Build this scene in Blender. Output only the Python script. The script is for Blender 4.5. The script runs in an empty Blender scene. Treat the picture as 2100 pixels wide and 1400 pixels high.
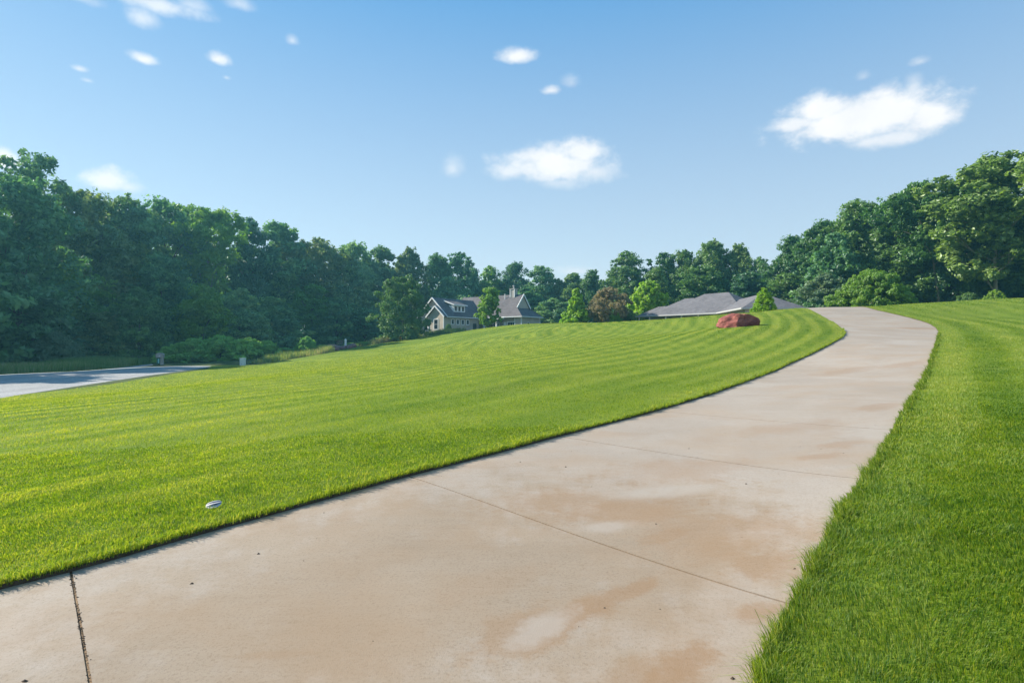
import bpy, bmesh, math, random
import numpy as np
from mathutils import Vector, Matrix
from mathutils.geometry import delaunay_2d_cdt

R = math.radians
scene = bpy.context.scene
COL = scene.collection
F, CX, CY, EYE = 1150.0, 1050.0, 700.0, 1.8      # lens in pixels of the 2100 x 1400 photograph, eye height
rng = np.random.default_rng(7)

# ------------------------------------------------------------------ tagging
def tag(o, label=None, cat=None, group=None, kind=None):
    if label: o['label'] = label
    if cat: o['category'] = cat
    if group: o['group'] = group
    if kind: o['kind'] = kind
    return o

def link(o, parent=None):
    COL.objects.link(o)
    if parent: o.parent = parent
    return o

def empty(name, loc, rz=0.0):
    o = bpy.data.objects.new(name, None)
    o.location = loc
    o.rotation_euler = (0, 0, rz)
    o.empty_display_size = 0.3
    return link(o)

def np_mesh(name, verts, faces_flat, counts, mat=None, attrs=None, smooth=False):
    """verts (n,3), flat loop vertex indices, loop counts per face"""
    me = bpy.data.meshes.new(name)
    verts = np.ascontiguousarray(verts, dtype=np.float32)
    faces_flat = np.ascontiguousarray(faces_flat, dtype=np.int32)
    counts = np.ascontiguousarray(counts, dtype=np.int32)
    me.vertices.add(len(verts)); me.vertices.foreach_set('co', verts.ravel())
    me.loops.add(len(faces_flat)); me.loops.foreach_set('vertex_index', faces_flat)
    me.polygons.add(len(counts))
    starts = np.concatenate(([0], np.cumsum(counts)[:-1])).astype(np.int32)
    me.polygons.foreach_set('loop_start', starts)
    me.polygons.foreach_set('loop_total', counts)
    me.polygons.foreach_set('use_smooth', np.full(len(counts), bool(smooth)))
    for k, v in (attrs or {}).items():
        a = me.attributes.new(k, 'FLOAT', 'POINT')
        a.data.foreach_set('value', np.ascontiguousarray(v, dtype=np.float32))
    me.update(calc_edges=True)
    if mat: me.materials.append(mat)
    return me

# ------------------------------------------------------------------ terrain
def P(px, py, Y):
    return ((px - CX) / F * Y, Y, EYE - (py - CY) / F * Y)

CTRL = [P(*a) for a in [
    # concrete drive, both edges
    (1635,1222,3.39),(1777,975,5.7),(1837,877,7.8),(1868,821,9.9),(1911,737,16.6),(1926,681,28.0),
    (822,977,6.1),(1160,892,8.2),(1360,842,10.25),(1480,805,12.5),(1600,757,17.7),(1732,683,27.0),(122,1180,3.83),
    (1700,655,37.0),(1850,660,34.0),(1850,641,42.0),
    # open lawn
    (0,1000,6.9),(0,900,10.5),(0,850,13.8),(500,850,12),(500,780,22),(500,755,50),(800,850,11),(800,780,19),
    (800,730,45),(800,712,78),(1050,760,17.5),(1050,710,38),(1050,682,62),(1250,720,25),(1250,685,42),
    (1400,720,24),(1400,680,36),(1512,675,30),(1600,650,38),(300,800,24),
    # road
    (0,815,26),(0,768,44),(430,751,60),(328,749,62),(180,765,46),
    # crest of the lawn against what stands behind
    (560,743,62),(640,729,70),(700,717,80),(780,704,90),(870,690,97),(960,678,94),(1050,668,85),(1100,664,80),
    (1200,662,70),(1310,659,60),(1400,653,54),(1480,645.5,50),(1560,639,47),(1640,632,46),(1700,629,47),(1765,628.5,48),
    (1850,624.5,52),(1950,621,57),(2100,615.5,60),(2250,610,62),
    (2100,1100,3.7),(2100,800,10.6),(2100,700,21.8),(2100,650,40),(2000,700,21.8),(2000,640,43),
]]
CTRL += [(0,0,0),(-14,103,3.1),(0,108,3.3),(10,112,3.2),(-4,120,3.2),(0,98,3.3),(8,92,3.2),(16,84,3.0),(20,82,2.9),(27,72,2.9),(26,60,3.2),(31,61,3.2),(35,62,3.7),
         (17,72,3.1),(24,53,4.2),(29,54,4.35),(12,80,3.6),
         (60,74,6.2),(45,68,4.6),(40,64,4.2),(70,82,7.0),(60,115,5),(0,165,3),(-40,130,.8),(-60,70,-.8),(-60,100,-.3),
         (-85,60,-.9),(-40,72,-.8),(80,40,4.5),(45,20,2.2),(-40,20,-.9),(-30,0,-.6),(0,-20,-1),(30,-20,-.2),(-100,150,0),(100,150,5)]
CTRL = np.array(CTRL)
_n = len(CTRL); _S = 30.0
def _phi(r2):
    return np.where(r2 > 1e-12, 0.5 * r2 * np.log(np.maximum(r2, 1e-12)), 0.0)
_c = CTRL[:, :2] / _S
_K = _phi(((_c[:, None] - _c[None]) ** 2).sum(-1)) + np.eye(_n) * 2e-4
_Pm = np.c_[np.ones(_n), _c]
_sol = np.linalg.solve(np.block([[_K, _Pm], [_Pm.T, np.zeros((3, 3))]]), np.r_[CTRL[:, 2], np.zeros(3)])
def terr(x, y):
    x = np.atleast_1d(np.asarray(x, float)); y = np.atleast_1d(np.asarray(y, float))
    xc = np.clip(x, -105, 105) / _S; yc = np.clip(y, -25, 165) / _S
    out = np.empty(len(x))
    for i in range(0, len(x), 20000):
        q = np.c_[xc[i:i+20000], yc[i:i+20000]]
        k = _phi(((q[:, None] - _c[None]) ** 2).sum(-1))
        out[i:i+20000] = k @ _sol[:_n] + _sol[_n] + q @ _sol[_n+1:]
    return out
def tz(x, y): return float(terr(x, y)[0])

def at(px, py, lo=1.5, hi=130.0):
    """first point of the ground that the photograph shows at a pixel"""
    Y = np.exp(np.linspace(math.log(lo), math.log(hi), 1500))
    X = (px - CX) / F * Y; Z = EYE - (py - CY) / F * Y
    d = Z - terr(X, Y)
    k = np.where(d <= 0)[0]
    i = k[0] if len(k) else int(np.argmin(d[Y < 60]))
    if len(k) and i > 0:
        t = d[i-1] / (d[i-1] - d[i]); y = Y[i-1] + t * (Y[i] - Y[i-1])
    else: y = Y[i]
    return ((px - CX) / F * y, y)

# ------------------------------------------------------------------ 2-D helpers
def resample(pts, step):
    pts = np.array(pts, float)
    s = np.r_[0, np.cumsum(np.hypot(*np.diff(pts, axis=0).T))]
    n = max(2, int(s[-1] / step) + 1)
    q = np.linspace(0, s[-1], n)
    return np.c_[np.interp(q, s, pts[:, 0]), np.interp(q, s, pts[:, 1])]

def smooth_line(pts, step, it=2):
    p = np.array(pts, float)
    for _ in range(it):                       # Chaikin corner cutting, ends kept
        a = p[:-1] * .75 + p[1:] * .25; b = p[:-1] * .25 + p[1:] * .75
        m = np.empty((2 * len(a), 2)); m[0::2] = a; m[1::2] = b
        p = np.r_[p[:1], m, p[-1:]]
    return resample(p, step)

def inside(x, y, poly):
    poly = np.asarray(poly); r = np.zeros(len(x), bool)
    x0, y0 = poly[:, 0].min(), poly[:, 1].min(); x1, y1 = poly[:, 0].max(), poly[:, 1].max()
    m = (x >= x0) & (x <= x1) & (y >= y0) & (y <= y1)
    xs, ys = x[m], y[m]; q = np.zeros(len(xs), bool)
    j = len(poly) - 1
    for i in range(len(poly)):
        xi, yi = poly[i]; xj, yj = poly[j]
        if yi != yj:
            c = ((yi > ys) != (yj > ys)) & (xs < (xj - xi) * (ys - yi) / (yj - yi) + xi)
            q ^= c
        j = i
    r[m] = q
    return r

def dist_line(x, y, line):
    """distance to a polyline"""
    out = np.full(len(x), 1e9)
    for (ax, ay), (bx, by) in zip(line[:-1], line[1:]):
        dx, dy = bx - ax, by - ay
        t = np.clip(((x - ax) * dx + (y - ay) * dy) / (dx * dx + dy * dy + 1e-9), 0, 1)
        d = (x - ax - t * dx) ** 2 + (y - ay - t * dy) ** 2
        np.minimum(out, d, out=out)
    return np.sqrt(out)

def vnoise(x, y, seed=0):
    """cheap smooth value noise, -1..1"""
    xi = np.floor(x).astype(np.int64); yi = np.floor(y).astype(np.int64)
    fx = x - xi; fy = y - yi
    fx = fx * fx * (3 - 2 * fx); fy = fy * fy * (3 - 2 * fy)
    def h(a, b):
        n = (a * 374761393 + b * 668265263 + seed * 974711) & 0x7fffffff
        n = ((n ^ (n >> 13)) * 1274126177) & 0x7fffffff
        return ((n ^ (n >> 16)) & 0xffff) / 32767.5 - 1
    return (h(xi, yi) * (1 - fx) + h(xi + 1, yi) * fx) * (1 - fy) + (h(xi, yi + 1) * (1 - fx) + h(xi + 1, yi + 1) * fx) * fy

# ------------------------------------------------------------------ outlines on the ground
LE_px = [(0,1196),(122,1172),(400,1091),(600,1037),(822,975),(1000,930),(1160,887),(1360,836),(1480,800),(1600,752),
         (1660,727),(1705,704),(1728,691),(1734,683),(1727,673),(1703,656),(1672,640)]
RE_px = [(1535,1400),(1590,1290),(1635,1222),(1777,975),(1837,877),(1868,821),(1891,784),(1911,737),(1923,697),(1927,682),
         (1917,668),(1880,654),(1830,642),(1790,634)]
LE = [(-6.0,1.2)] + [at(*p) for p in LE_px] + [P(1652,633,46)[:2], (23.6,51.5), (24.4,56.0), (25.8,61.4)]
RE = [(0.2,0.2)] + [at(*p) for p in RE_px] + [P(1766,629,48)[:2], (30.2,53.5), (31.0,57.0), (32.0,61.2)]
LE = smooth_line(LE, .25, 1); RE = smooth_line(RE, .25, 1)
DRIVE = np.r_[LE, RE[::-1]]

ROAD_near = [at(*p) for p in [(-260,862),(-120,835),(0,815),(120,797),(250,778),(380,760),(425,753)]]
ROAD_far = [at(*p) for p in [(434,750.5),(400,750),(330,751),(240,755),(140,762),(0,768),(-120,775),(-260,786)]]
ROAD = np.r_[smooth_line(ROAD_near, .5, 1), smooth_line(ROAD_far, .5, 1)]
TRACK = np.array([at(*p) for p in [(214,757),(262,752),(312,745.6),(314,748.2),(268,755),(236,757)]])

LAWN_px = [(425,757),(432,750),(470,748),(520,748),(560,743),(640,729),(700,717),(780,703),(870,690),(940,681)]
LAWN = np.array([(-28,-12),(-30,8),(-24,24),(-24,34)] + [at(*p) for p in LAWN_px] + [(-4,97),(5,92),(12,84),(17,70),(21,60),(23,57),
                 (34,58),(45,63),(60,68),(75,74),(90,60),(70,10),(30,-12)])

# ------------------------------------------------------------------ materials
def nodes_of(name):
    m = bpy.data.materials.new(name); m.use_nodes = True
    nt = m.node_tree; nt.nodes.clear()
    out = nt.nodes.new('ShaderNodeOutputMaterial')
    return m, nt, out
class NT:
    def __init__(s, nt): s.nt = nt
    def n(s, t, **kw):
        x = s.nt.nodes.new(t)
        for k, v in kw.items(): setattr(x, k, v)
        return x
    def l(s, a, b): s.nt.links.new(a, b)
    def val(s, v):
        x = s.n('ShaderNodeValue'); x.outputs[0].default_value = v; return x.outputs[0]
    def math(s, op, a, b=None, c=None, clamp=False):
        x = s.n('ShaderNodeMath', operation=op, use_clamp=clamp)
        for i, v in enumerate((a, b, c)):
            if v is None: continue
            if isinstance(v, (int, float)): x.inputs[i].default_value = v
            else: s.l(v, x.inputs[i])
        return x.outputs[0]
    def mix(s, f, a, b, mode='MIX'):
        x = s.n('ShaderNodeMix', data_type='RGBA', blend_type=mode)
        for i, v in ((0, f), (6, a), (7, b)):
            if isinstance(v, (int, float)): x.inputs[i].default_value = v
            elif isinstance(v, (tuple, list)): x.inputs[i].default_value = (*v, 1) if len(v) == 3 else v
            else: s.l(v, x.inputs[i])
        return x.outputs[2]
    def noise(s, vec, scale, detail=3, rough=.55, dist=0.0):
        x = s.n('ShaderNodeTexNoise')
        x.inputs['Scale'].default_value = scale; x.inputs['Detail'].default_value = detail
        x.inputs['Roughness'].default_value = rough; x.inputs['Distortion'].default_value = dist
        if vec is not None: s.l(vec, x.inputs['Vector'])
        return x.outputs['Fac']
    def rng(s, v, a, b, c=0.0, d=1.0, smooth=False):
        x = s.n('ShaderNodeMapRange')
        if smooth: x.interpolation_type = 'SMOOTHSTEP'
        s.l(v, x.inputs[0])
        for i, k in enumerate((a, b, c, d)): x.inputs[i+1].default_value = k
        return x.outputs[0]
    def attr(s, name):
        x = s.n('ShaderNodeAttribute', attribute_name=name); return x.outputs['Fac']
    def pos(s): return s.n('ShaderNodeNewGeometry').outputs['Position']
    def objc(s): return s.n('ShaderNodeTexCoord').outputs['Object']
    def scaled(s, vec, sx, sy, sz, rz=0.0):
        x = s.n('ShaderNodeMapping'); x.inputs['Scale'].default_value = (sx, sy, sz)
        x.inputs['Rotation'].default_value = (0, 0, rz)
        s.l(vec, x.inputs['Vector']); return x.outputs[0]
    def bump(s, h, strength=.3, dist=.02):
        x = s.n('ShaderNodeBump'); x.inputs['Strength'].default_value = strength; x.inputs['Distance'].default_value = dist
        s.l(h, x.inputs['Height']); return x.outputs[0]
    def bsdf(s, col, rough=.8, normal=None, spec=.3):
        x = s.n('ShaderNodeBsdfPrincipled')
        if isinstance(col, (tuple, list)): x.inputs['Base Color'].default_value = (*col, 1)
        else: s.l(col, x.inputs['Base Color'])
        if isinstance(rough, (int, float)): x.inputs['Roughness'].default_value = rough
        else: s.l(rough, x.inputs['Roughness'])
        x.inputs['Specular IOR Level'].default_value = spec
        if normal: s.l(normal, x.inputs['Normal'])
        return x.outputs[0]

def plain(name, col, rough=.7, var=.15, scale=6.0, bump=0.0, spec=.3):
    m, nt, out = nodes_of(name); t = NT(nt)
    f = t.noise(t.objc(), scale, 4)
    c = t.mix(t.rng(f, .3, .7), tuple(v * (1 - var) for v in col), tuple(min(1, v * (1 + var)) for v in col))
    nrm = t.bump(t.noise(t.objc(), scale * 6, 4), bump, .02) if bump else None
    t.l(t.bsdf(c, rough, nrm, spec), out.inputs[0]); return m

def leaf_mat(name, dark, light, yellow, trans=.38, var=.12):
    """foliage: diffuse plus light coming through; colour varies per tree, per clump and per leaf"""
    m, nt, out = nodes_of(name); t = NT(nt)
    oi = t.n('ShaderNodeObjectInfo')
    rnd = t.attr('leaf_random'); clump = t.attr('clump_random')
    c = t.mix(t.math('ADD', t.math('MULTIPLY', rnd, .55), t.math('MULTIPLY', clump, .45)), dark, light)
    c = t.mix(t.math('MULTIPLY', t.math('POWER', clump, 3.0), .45), c, yellow)
    hsv = t.n('ShaderNodeHueSaturation')
    t.l(t.rng(oi.outputs['Random'], 0, 1, .5 - var * .14, .5 + var * .10), hsv.inputs['Hue'])
    t.l(t.rng(oi.outputs['Random'], 0, 1, 1 + var, 1 - var), hsv.inputs['Value'])
    t.l(c, hsv.inputs['Color'])
    col = hsv.outputs[0]
    d = t.n('ShaderNodeBsdfDiffuse'); t.l(col, d.inputs[0])
    tr = t.n('ShaderNodeBsdfTranslucent')
    t.l(t.mix(1.0, col, (1.25, 1.35, .55), 'MULTIPLY'), tr.inputs[0])
    g = t.n('ShaderNodeBsdfGlossy'); g.inputs['Roughness'].default_value = .45; g.inputs[0].default_value = (.9, .95, 1, 1)
    m1 = t.n('ShaderNodeMixShader'); m1.inputs[0].default_value = trans; t.l(d.outputs[0], m1.inputs[1]); t.l(tr.outputs[0], m1.inputs[2])
    m2 = t.n('ShaderNodeMixShader'); m2.inputs[0].default_value = .035; t.l(m1.outputs[0], m2.inputs[1]); t.l(g.outputs[0], m2.inputs[2])
    t.l(m2.outputs[0], out.inputs[0]); return m

M = {}
M['leaf_shade'] = leaf_mat('leaves_shade_blue', (.045,.120,.060), (.20,.40,.16), (.32,.43,.10), .40, .22)  # blue cast of shaded foliage painted in; leaf_sun is its sunlit counterpart
M['leaf_sun'] = leaf_mat('leaves_green', (.040,.10,.024), (.17,.32,.075), (.25,.39,.08), .38, .22)
M['leaf_lit'] = leaf_mat('leaves_lit_green', (.15,.32,.07), (.30,.54,.13), (.42,.60,.12), .5)  # brightened green stands in for sun that misses the roadside bushes
M['leaf_olive'] = leaf_mat('leaves_olive_green', (.055,.10,.030), (.20,.28,.08), (.34,.36,.09), .40, .2)
M['leaf_deep'] = leaf_mat('leaves_deep_green', (.032,.090,.050), (.14,.29,.12), (.2,.3,.08), .36, .2)
M['leaf_bright'] = leaf_mat('leaves_bright_green', (.12,.26,.018), (.24,.42,.03), (.36,.46,.03), .48)
M['leaf_lime'] = leaf_mat('leaves_lime_green', (.18,.36,.014), (.33,.52,.025), (.46,.56,.03), .48)
M['leaf_plum'] = leaf_mat('leaves_purple_brown', (.19,.145,.092), (.38,.30,.19), (.40,.36,.18), .38)
M['leaf_bush'] = leaf_mat('leaves_bush_green', (.080,.20,.026), (.18,.34,.032), (.25,.38,.035), .42)
M['leaf_grey'] = leaf_mat('leaves_grey_green', (.09,.17,.09), (.19,.28,.16), (.25,.3,.15), .4)
M['bark'] = plain('bark', (.13,.11,.085), .9, .35, 9, .6)
M['bark_pale'] = plain('pale_bark', (.22,.20,.15), .9, .3, 9, .6)
M['white'] = plain('white_paint', (.84,.84,.82), .5, .04)
M['gutter'] = plain('white_gutter', (.42,.42,.42), .5, .05)
M['glass'] = plain('dark_window_glass', (.02,.025,.03), .08, .1, 3, 0, .6)
M['sash'] = plain('dark_sash', (.03,.03,.035), .5, .1)
M['dark'] = plain('dark_porch_shade', (.06,.06,.06), .8, .1)
M['dirt'] = plain('soil', (.075,.055,.038), .95, .3, 12, .5)
M['rust_joint'] = plain('joint_filler', (.20,.135,.08), .95, .35, 8, .4)

def siding(name, col, pitch):
    m, nt, out = nodes_of(name); t = NT(nt)
    w = t.n('ShaderNodeTexWave', wave_type='BANDS', bands_direction='X')
    w.inputs['Scale'].default_value = .314 / pitch * 1.0; w.inputs['Detail'].default_value = 0
    sep = t.n('ShaderNodeSeparateXYZ'); t.l(t.objc(), sep.inputs[0])
    cmb = t.n('ShaderNodeCombineXYZ'); t.l(t.math('ADD', sep.outputs[0], sep.outputs[1]), cmb.inputs[0])
    t.l(cmb.outputs[0], w.inputs['Vector'])
    f = t.noise(t.objc(), .9, 4)
    c = t.mix(t.rng(f, .3, .7), tuple(v * .88 for v in col), tuple(v * 1.1 for v in col))
    nrm = t.bump(t.rng(w.outputs['Fac'], .8, .95), .6, .03)
    t.l(t.bsdf(c, .75, nrm, .2), out.inputs[0]); return m
M['siding'] = siding('tan_board_siding', (.54,.475,.39), .3)
M['siding2'] = siding('grey_board_siding', (.42,.40,.36), .3)

def shingle(name, a, b):
    m, nt, out = nodes_of(name); t = NT(nt)
    o = t.objc()
    v = t.n('ShaderNodeTexVoronoi'); v.inputs['Scale'].default_value = 2.6
    t.l(t.scaled(o, 1, 1, 2.0), v.inputs['Vector'])
    n1 = t.noise(o, .5, 3); n2 = t.noise(o, 14, 3, .7)
    sep = t.n('ShaderNodeSeparateColor'); t.l(v.outputs['Color'], sep.inputs[0])
    f = t.math('ADD', t.math('MULTIPLY', sep.outputs[0], .5), t.math('MULTIPLY', n2, .5))
    c = t.mix(f, a, b)
    c = t.mix(t.rng(n1, .3, .7, 0, .35), c, tuple(x * 1.25 for x in b))
    sx = t.n('ShaderNodeSeparateXYZ'); t.l(o, sx.inputs[0])
    rows = t.math('FRACT', t.math('MULTIPLY', sx.outputs[2], 7.0))
    nrm = t.bump(t.math('ADD', rows, t.math('MULTIPLY', sep.outputs[1], .6)), .35, .02)
    t.l(t.bsdf(c, .9, nrm, .2), out.inputs[0]); return m
M['roof1'] = shingle('brown_grey_shingles', (.075,.068,.075), (.16,.145,.15))
M['roof2'] = shingle('grey_shingles', (.075,.072,.08), (.165,.158,.168))

def rock_mat(name, a, b, c3):
    m, nt, out = nodes_of(name); t = NT(nt)
    o = t.objc()
    n1 = t.noise(o, 1.6, 6, .65, 1.0); n2 = t.noise(t.scaled(o, 2, 2, 7), 2.2, 5, .6); n3 = t.noise(o, 18, 4, .7)
    c = t.mix(t.rng(n1, .35, .65), a, b)
    c = t.mix(t.rng(n2, .5, .72, 0, .8), c, c3)
    c = t.mix(t.rng(n3, .5, .8, 0, .4), c, tuple(x * .5 for x in a))
    nrm = t.bump(t.math('ADD', n2, t.math('MULTIPLY', n3, .5)), .7, .06)
    t.l(t.bsdf(c, .85, nrm, .25), out.inputs[0]); return m
M['red_rock'] = rock_mat('red_sandstone', (.19,.050,.045), (.40,.14,.11), (.085,.04,.04))
M['purple_rock'] = rock_mat('purple_sandstone', (.17,.075,.085), (.27,.14,.14), (.10,.07,.08))
M['cut_stone'] = rock_mat('cut_limestone', (.36,.32,.29), (.46,.42,.38), (.28,.24,.22))

def grass_blade_mat(name, dark, mid, light, trans):
    m, nt, out = nodes_of(name); t = NT(nt)
    a = t.attr('tint')
    c = t.mix(t.rng(a, 0, .5), dark, mid)
    c = t.mix(t.rng(a, .5, 1), c, light)
    d = t.n('ShaderNodeBsdfDiffuse'); t.l(c, d.inputs[0])
    tr = t.n('ShaderNodeBsdfTranslucent'); t.l(t.mix(1.0, c, (1.6, 1.45, .5), 'MULTIPLY'), tr.inputs[0])
    g = t.n('ShaderNodeBsdfGlossy'); g.inputs['Roughness'].default_value = .55; g.inputs[0].default_value = (.9, 1, .9, 1)
    m1 = t.n('ShaderNodeMixShader'); m1.inputs[0].default_value = trans; t.l(d.outputs[0], m1.inputs[1]); t.l(tr.outputs[0], m1.inputs[2])
    m2 = t.n('ShaderNodeMixShader'); m2.inputs[0].default_value = .022; t.l(m1.outputs[0], m2.inputs[1]); t.l(g.outputs[0], m2.inputs[2])
    t.l(m2.outputs[0], out.inputs[0]); return m
M['blade'] = grass_blade_mat('mown_grass_blades', (.050,.130,.012), (.175,.265,.018), (.35,.375,.085), .55)
M['weed'] = grass_blade_mat('weed_stems', (.09,.18,.05), (.20,.28,.10), (.40,.33,.29), .4)

def lawn_mat():
    m, nt, out = nodes_of('mown_lawn'); t = NT(nt)
    p = t.pos(); a = t.attr('stripe'); rough = t.attr('rough')
    n1 = t.noise(p, .35, 4); n2 = t.noise(p, 3.0, 4, .6); n3 = t.noise(p, 24, 3, .7)
    f = t.math('ADD', t.math('MULTIPLY', a, .5), t.math('MULTIPLY', n2, .35))
    f = t.math('ADD', f, t.math('MULTIPLY', n3, .3))
    c = t.mix(t.rng(f, .25, .95), (.085,.145,.012), (.19,.245,.03))
    c = t.mix(t.rng(n1, .45, .75, 0, .35), c, (.20,.21,.04))
    nrm = t.bump(t.math('ADD', n3, n2), .5, .05)
    t.l(t.bsdf(c, .9, nrm, .1), out.inputs[0]); return m
M['lawn'] = lawn_mat()
def ground_mat():
    m, nt, out = nodes_of('rough_ground'); t = NT(nt)
    p = t.pos()
    c = t.mix(t.rng(t.noise(p, .25, 5), .35, .65), (.035,.055,.02), (.075,.105,.03))
    c = t.mix(t.rng(t.noise(p, 3, 4), .45, .75, 0, .6), c, (.07,.055,.035))
    t.l(t.bsdf(c, .95, t.bump(t.noise(p, 8, 4), .6, .1), .1), out.inputs[0]); return m
M['ground'] = ground_mat()
def gravel_mat():
    m, nt, out = nodes_of('gravel'); t = NT(nt)
    p = t.pos()
    v = t.n('ShaderNodeTexVoronoi'); v.inputs['Scale'].default_value = 22; t.l(p, v.inputs['Vector'])
    sep = t.n('ShaderNodeSeparateColor'); t.l(v.outputs['Color'], sep.inputs[0])
    big = t.noise(t.scaled(p, .5, .14, 1, R(-12)), 1.0, 4, .6)
    c = t.mix(sep.outputs[0], (.17,.17,.18), (.48,.47,.465))
    c = t.mix(t.rng(big, .42, .62, 0, .8), c, (.25,.245,.245))
    c = t.mix(t.rng(t.noise(p, 3, 4), .6, .8, 0, .5), c, (.17,.165,.155))
    t.l(t.bsdf(c, .95, t.bump(v.outputs['Distance'], .6, .03), .2), out.inputs[0]); return m
M['gravel'] = gravel_mat()

def concrete_mat():
    m, nt, out = nodes_of('stained_concrete'); t = NT(nt)
    p = t.pos()
    fine = t.noise(p, 130, 3, .75); mid = t.noise(p, 9, 5, .65); big = t.noise(p, .55, 4, .55, .4)
    brush = t.noise(t.scaled(p, 1.1, 9, 1, R(42)), 2.2, 4, .6)
    base = t.mix(t.rng(big, .3, .7), (.285,.232,.184), (.360,.305,.255))
    base = t.mix(t.rng(brush, .35, .7, 0, .35), base, (.365,.318,.272))
    base = t.mix(t.rng(mid, .55, .8, 0, .35), base, (.225,.175,.125))
    base = t.mix(t.rng(t.noise(p, 55, 4, .8), .50, .66, 0, .5), base, (.185,.138,.096))
    spk = t.n('ShaderNodeTexVoronoi'); spk.inputs['Scale'].default_value = 38; t.l(p, spk.inputs['Vector'])
    base = t.mix(t.rng(spk.outputs['Distance'], .16, .05, 0, .5), base, (.15,.115,.085))
    base = t.mix(t.rng(fine, .30, .18, 0, .35), base, (.40,.36,.31))
    # rust-coloured iron stains: scattered wandering patches, and the few large ones on the nearest slabs
    sx = t.n('ShaderNodeSeparateXYZ'); t.l(p, sx.inputs[0])
    wob = t.math('MULTIPLY', t.math('SUBTRACT', t.noise(p, 2.2, 7, .68), .5), 2.2)
    wob2 = t.math('MULTIPLY', t.math('SUBTRACT', t.noise(p, 9, 6, .7), .5), 1.2)
    def blob(px, py, rx, ry, ang):
        x0, y0 = at(px, py)
        dx = t.math('SUBTRACT', sx.outputs[0], x0); dy = t.math('SUBTRACT', sx.outputs[1], y0)
        ca, sa = math.cos(ang), math.sin(ang)
        u = t.math('DIVIDE', t.math('ADD', t.math('MULTIPLY', dx, ca), t.math('MULTIPLY', dy, sa)), rx)
        v = t.math('DIVIDE', t.math('SUBTRACT', t.math('MULTIPLY', dy, ca), t.math('MULTIPLY', dx, sa)), ry)
        r = t.math('SQRT', t.math('ADD', t.math('MULTIPLY', u, u), t.math('MULTIPLY', v, v)))
        return t.rng(t.math('ADD', t.math('ADD', r, wob), wob2), 1.15, .35, 0, 1, True)
    st = t.rng(t.noise(t.scaled(p, .8, 1.5, 1, R(30)), 1.1, 5, .6, .8), .58, .76, 0, .34)
    rust = None
    for (px, py, rx, ry, an, k) in [(1150,1270,.55,.16,.75,.9),(1210,1230,.38,.12,.6,.8),(1300,1200,.25,.07,.7,.75),(1040,1290,.5,.2,.8,.6),
                                    (1400,1350,.36,.13,.7,.95),(1550,1245,.24,.12,.3,.8),(1270,1040,.9,.45,.2,.65),(1370,1090,.35,.14,.5,.7),
                                    (1500,1080,.9,.5,.1,.5),(1580,1150,.4,.2,.4,.65),(1130,1020,.8,.4,.2,.5),(1400,960,1.1,.6,.3,.5),
                                    (1730,760,1.6,.5,.4,.55),(1800,830,.8,.3,.3,.6),(1640,870,1.2,.4,.3,.45),(1860,745,1.2,.5,.3,.6),(1880,672,2.0,.6,-.3,.75),
                                    (1730,905,.5,.2,.2,.6),(1690,930,.4,.14,.2,.6),(1320,1390,.6,.2,.6,.55),(560,1330,.25,.06,.1,.35),(1000,1190,.5,.2,.5,.3)]:
        b = t.math('MULTIPLY', blob(px, py, rx, ry, an), k)
        rust = b if rust is None else t.math('MAXIMUM', rust, b)
    pale = None
    for (px, py, rx, ry, an, k) in [(1115,1275,.32,.13,.75,.8),(1350,1002,.6,.22,.2,.7),(1240,1072,.3,.14,.2,.7),(1860,700,1.4,1.0,1.0,.6),(1790,880,.8,.4,.8,.6)]:
        b = t.math('MULTIPLY', blob(px, py, rx, ry, an), k)
        pale = b if pale is None else t.math('MAXIMUM', pale, b)
    tot = t.math('MAXIMUM', rust, st)
    tot = t.math('MULTIPLY', tot, t.rng(fine, .2, .7, .7, 1.0))
    warm = t.noise(t.scaled(p, 1, 1.3, 1, R(40)), .7, 4, .6)
    base = t.mix(t.rng(warm, .45, .68, 0, .5), base, (.315,.225,.150))
    near = blob(820, 1190, 3.2, 2.3, .75); near2 = blob(1330, 1085, 1.7, 1.2, .75)
    base = t.mix(t.math('MULTIPLY', t.math('MAXIMUM', near, near2), .62), base, t.mix(1.0, base, (.80,.70,.55), 'MULTIPLY'))
    base = t.mix(t.math('MULTIPLY', tot, .54), base, (.235,.118,.042))
    base = t.mix(t.math('MULTIPLY', pale, .7), base, (.365,.325,.285))
    nrm = t.bump(t.math('ADD', fine, t.math('MULTIPLY', mid, .6)), .35, .006)
    t.l(t.bsdf(base, .82, nrm, .3), out.inputs[0]); return m
M['concrete'] = concrete_mat()

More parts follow.
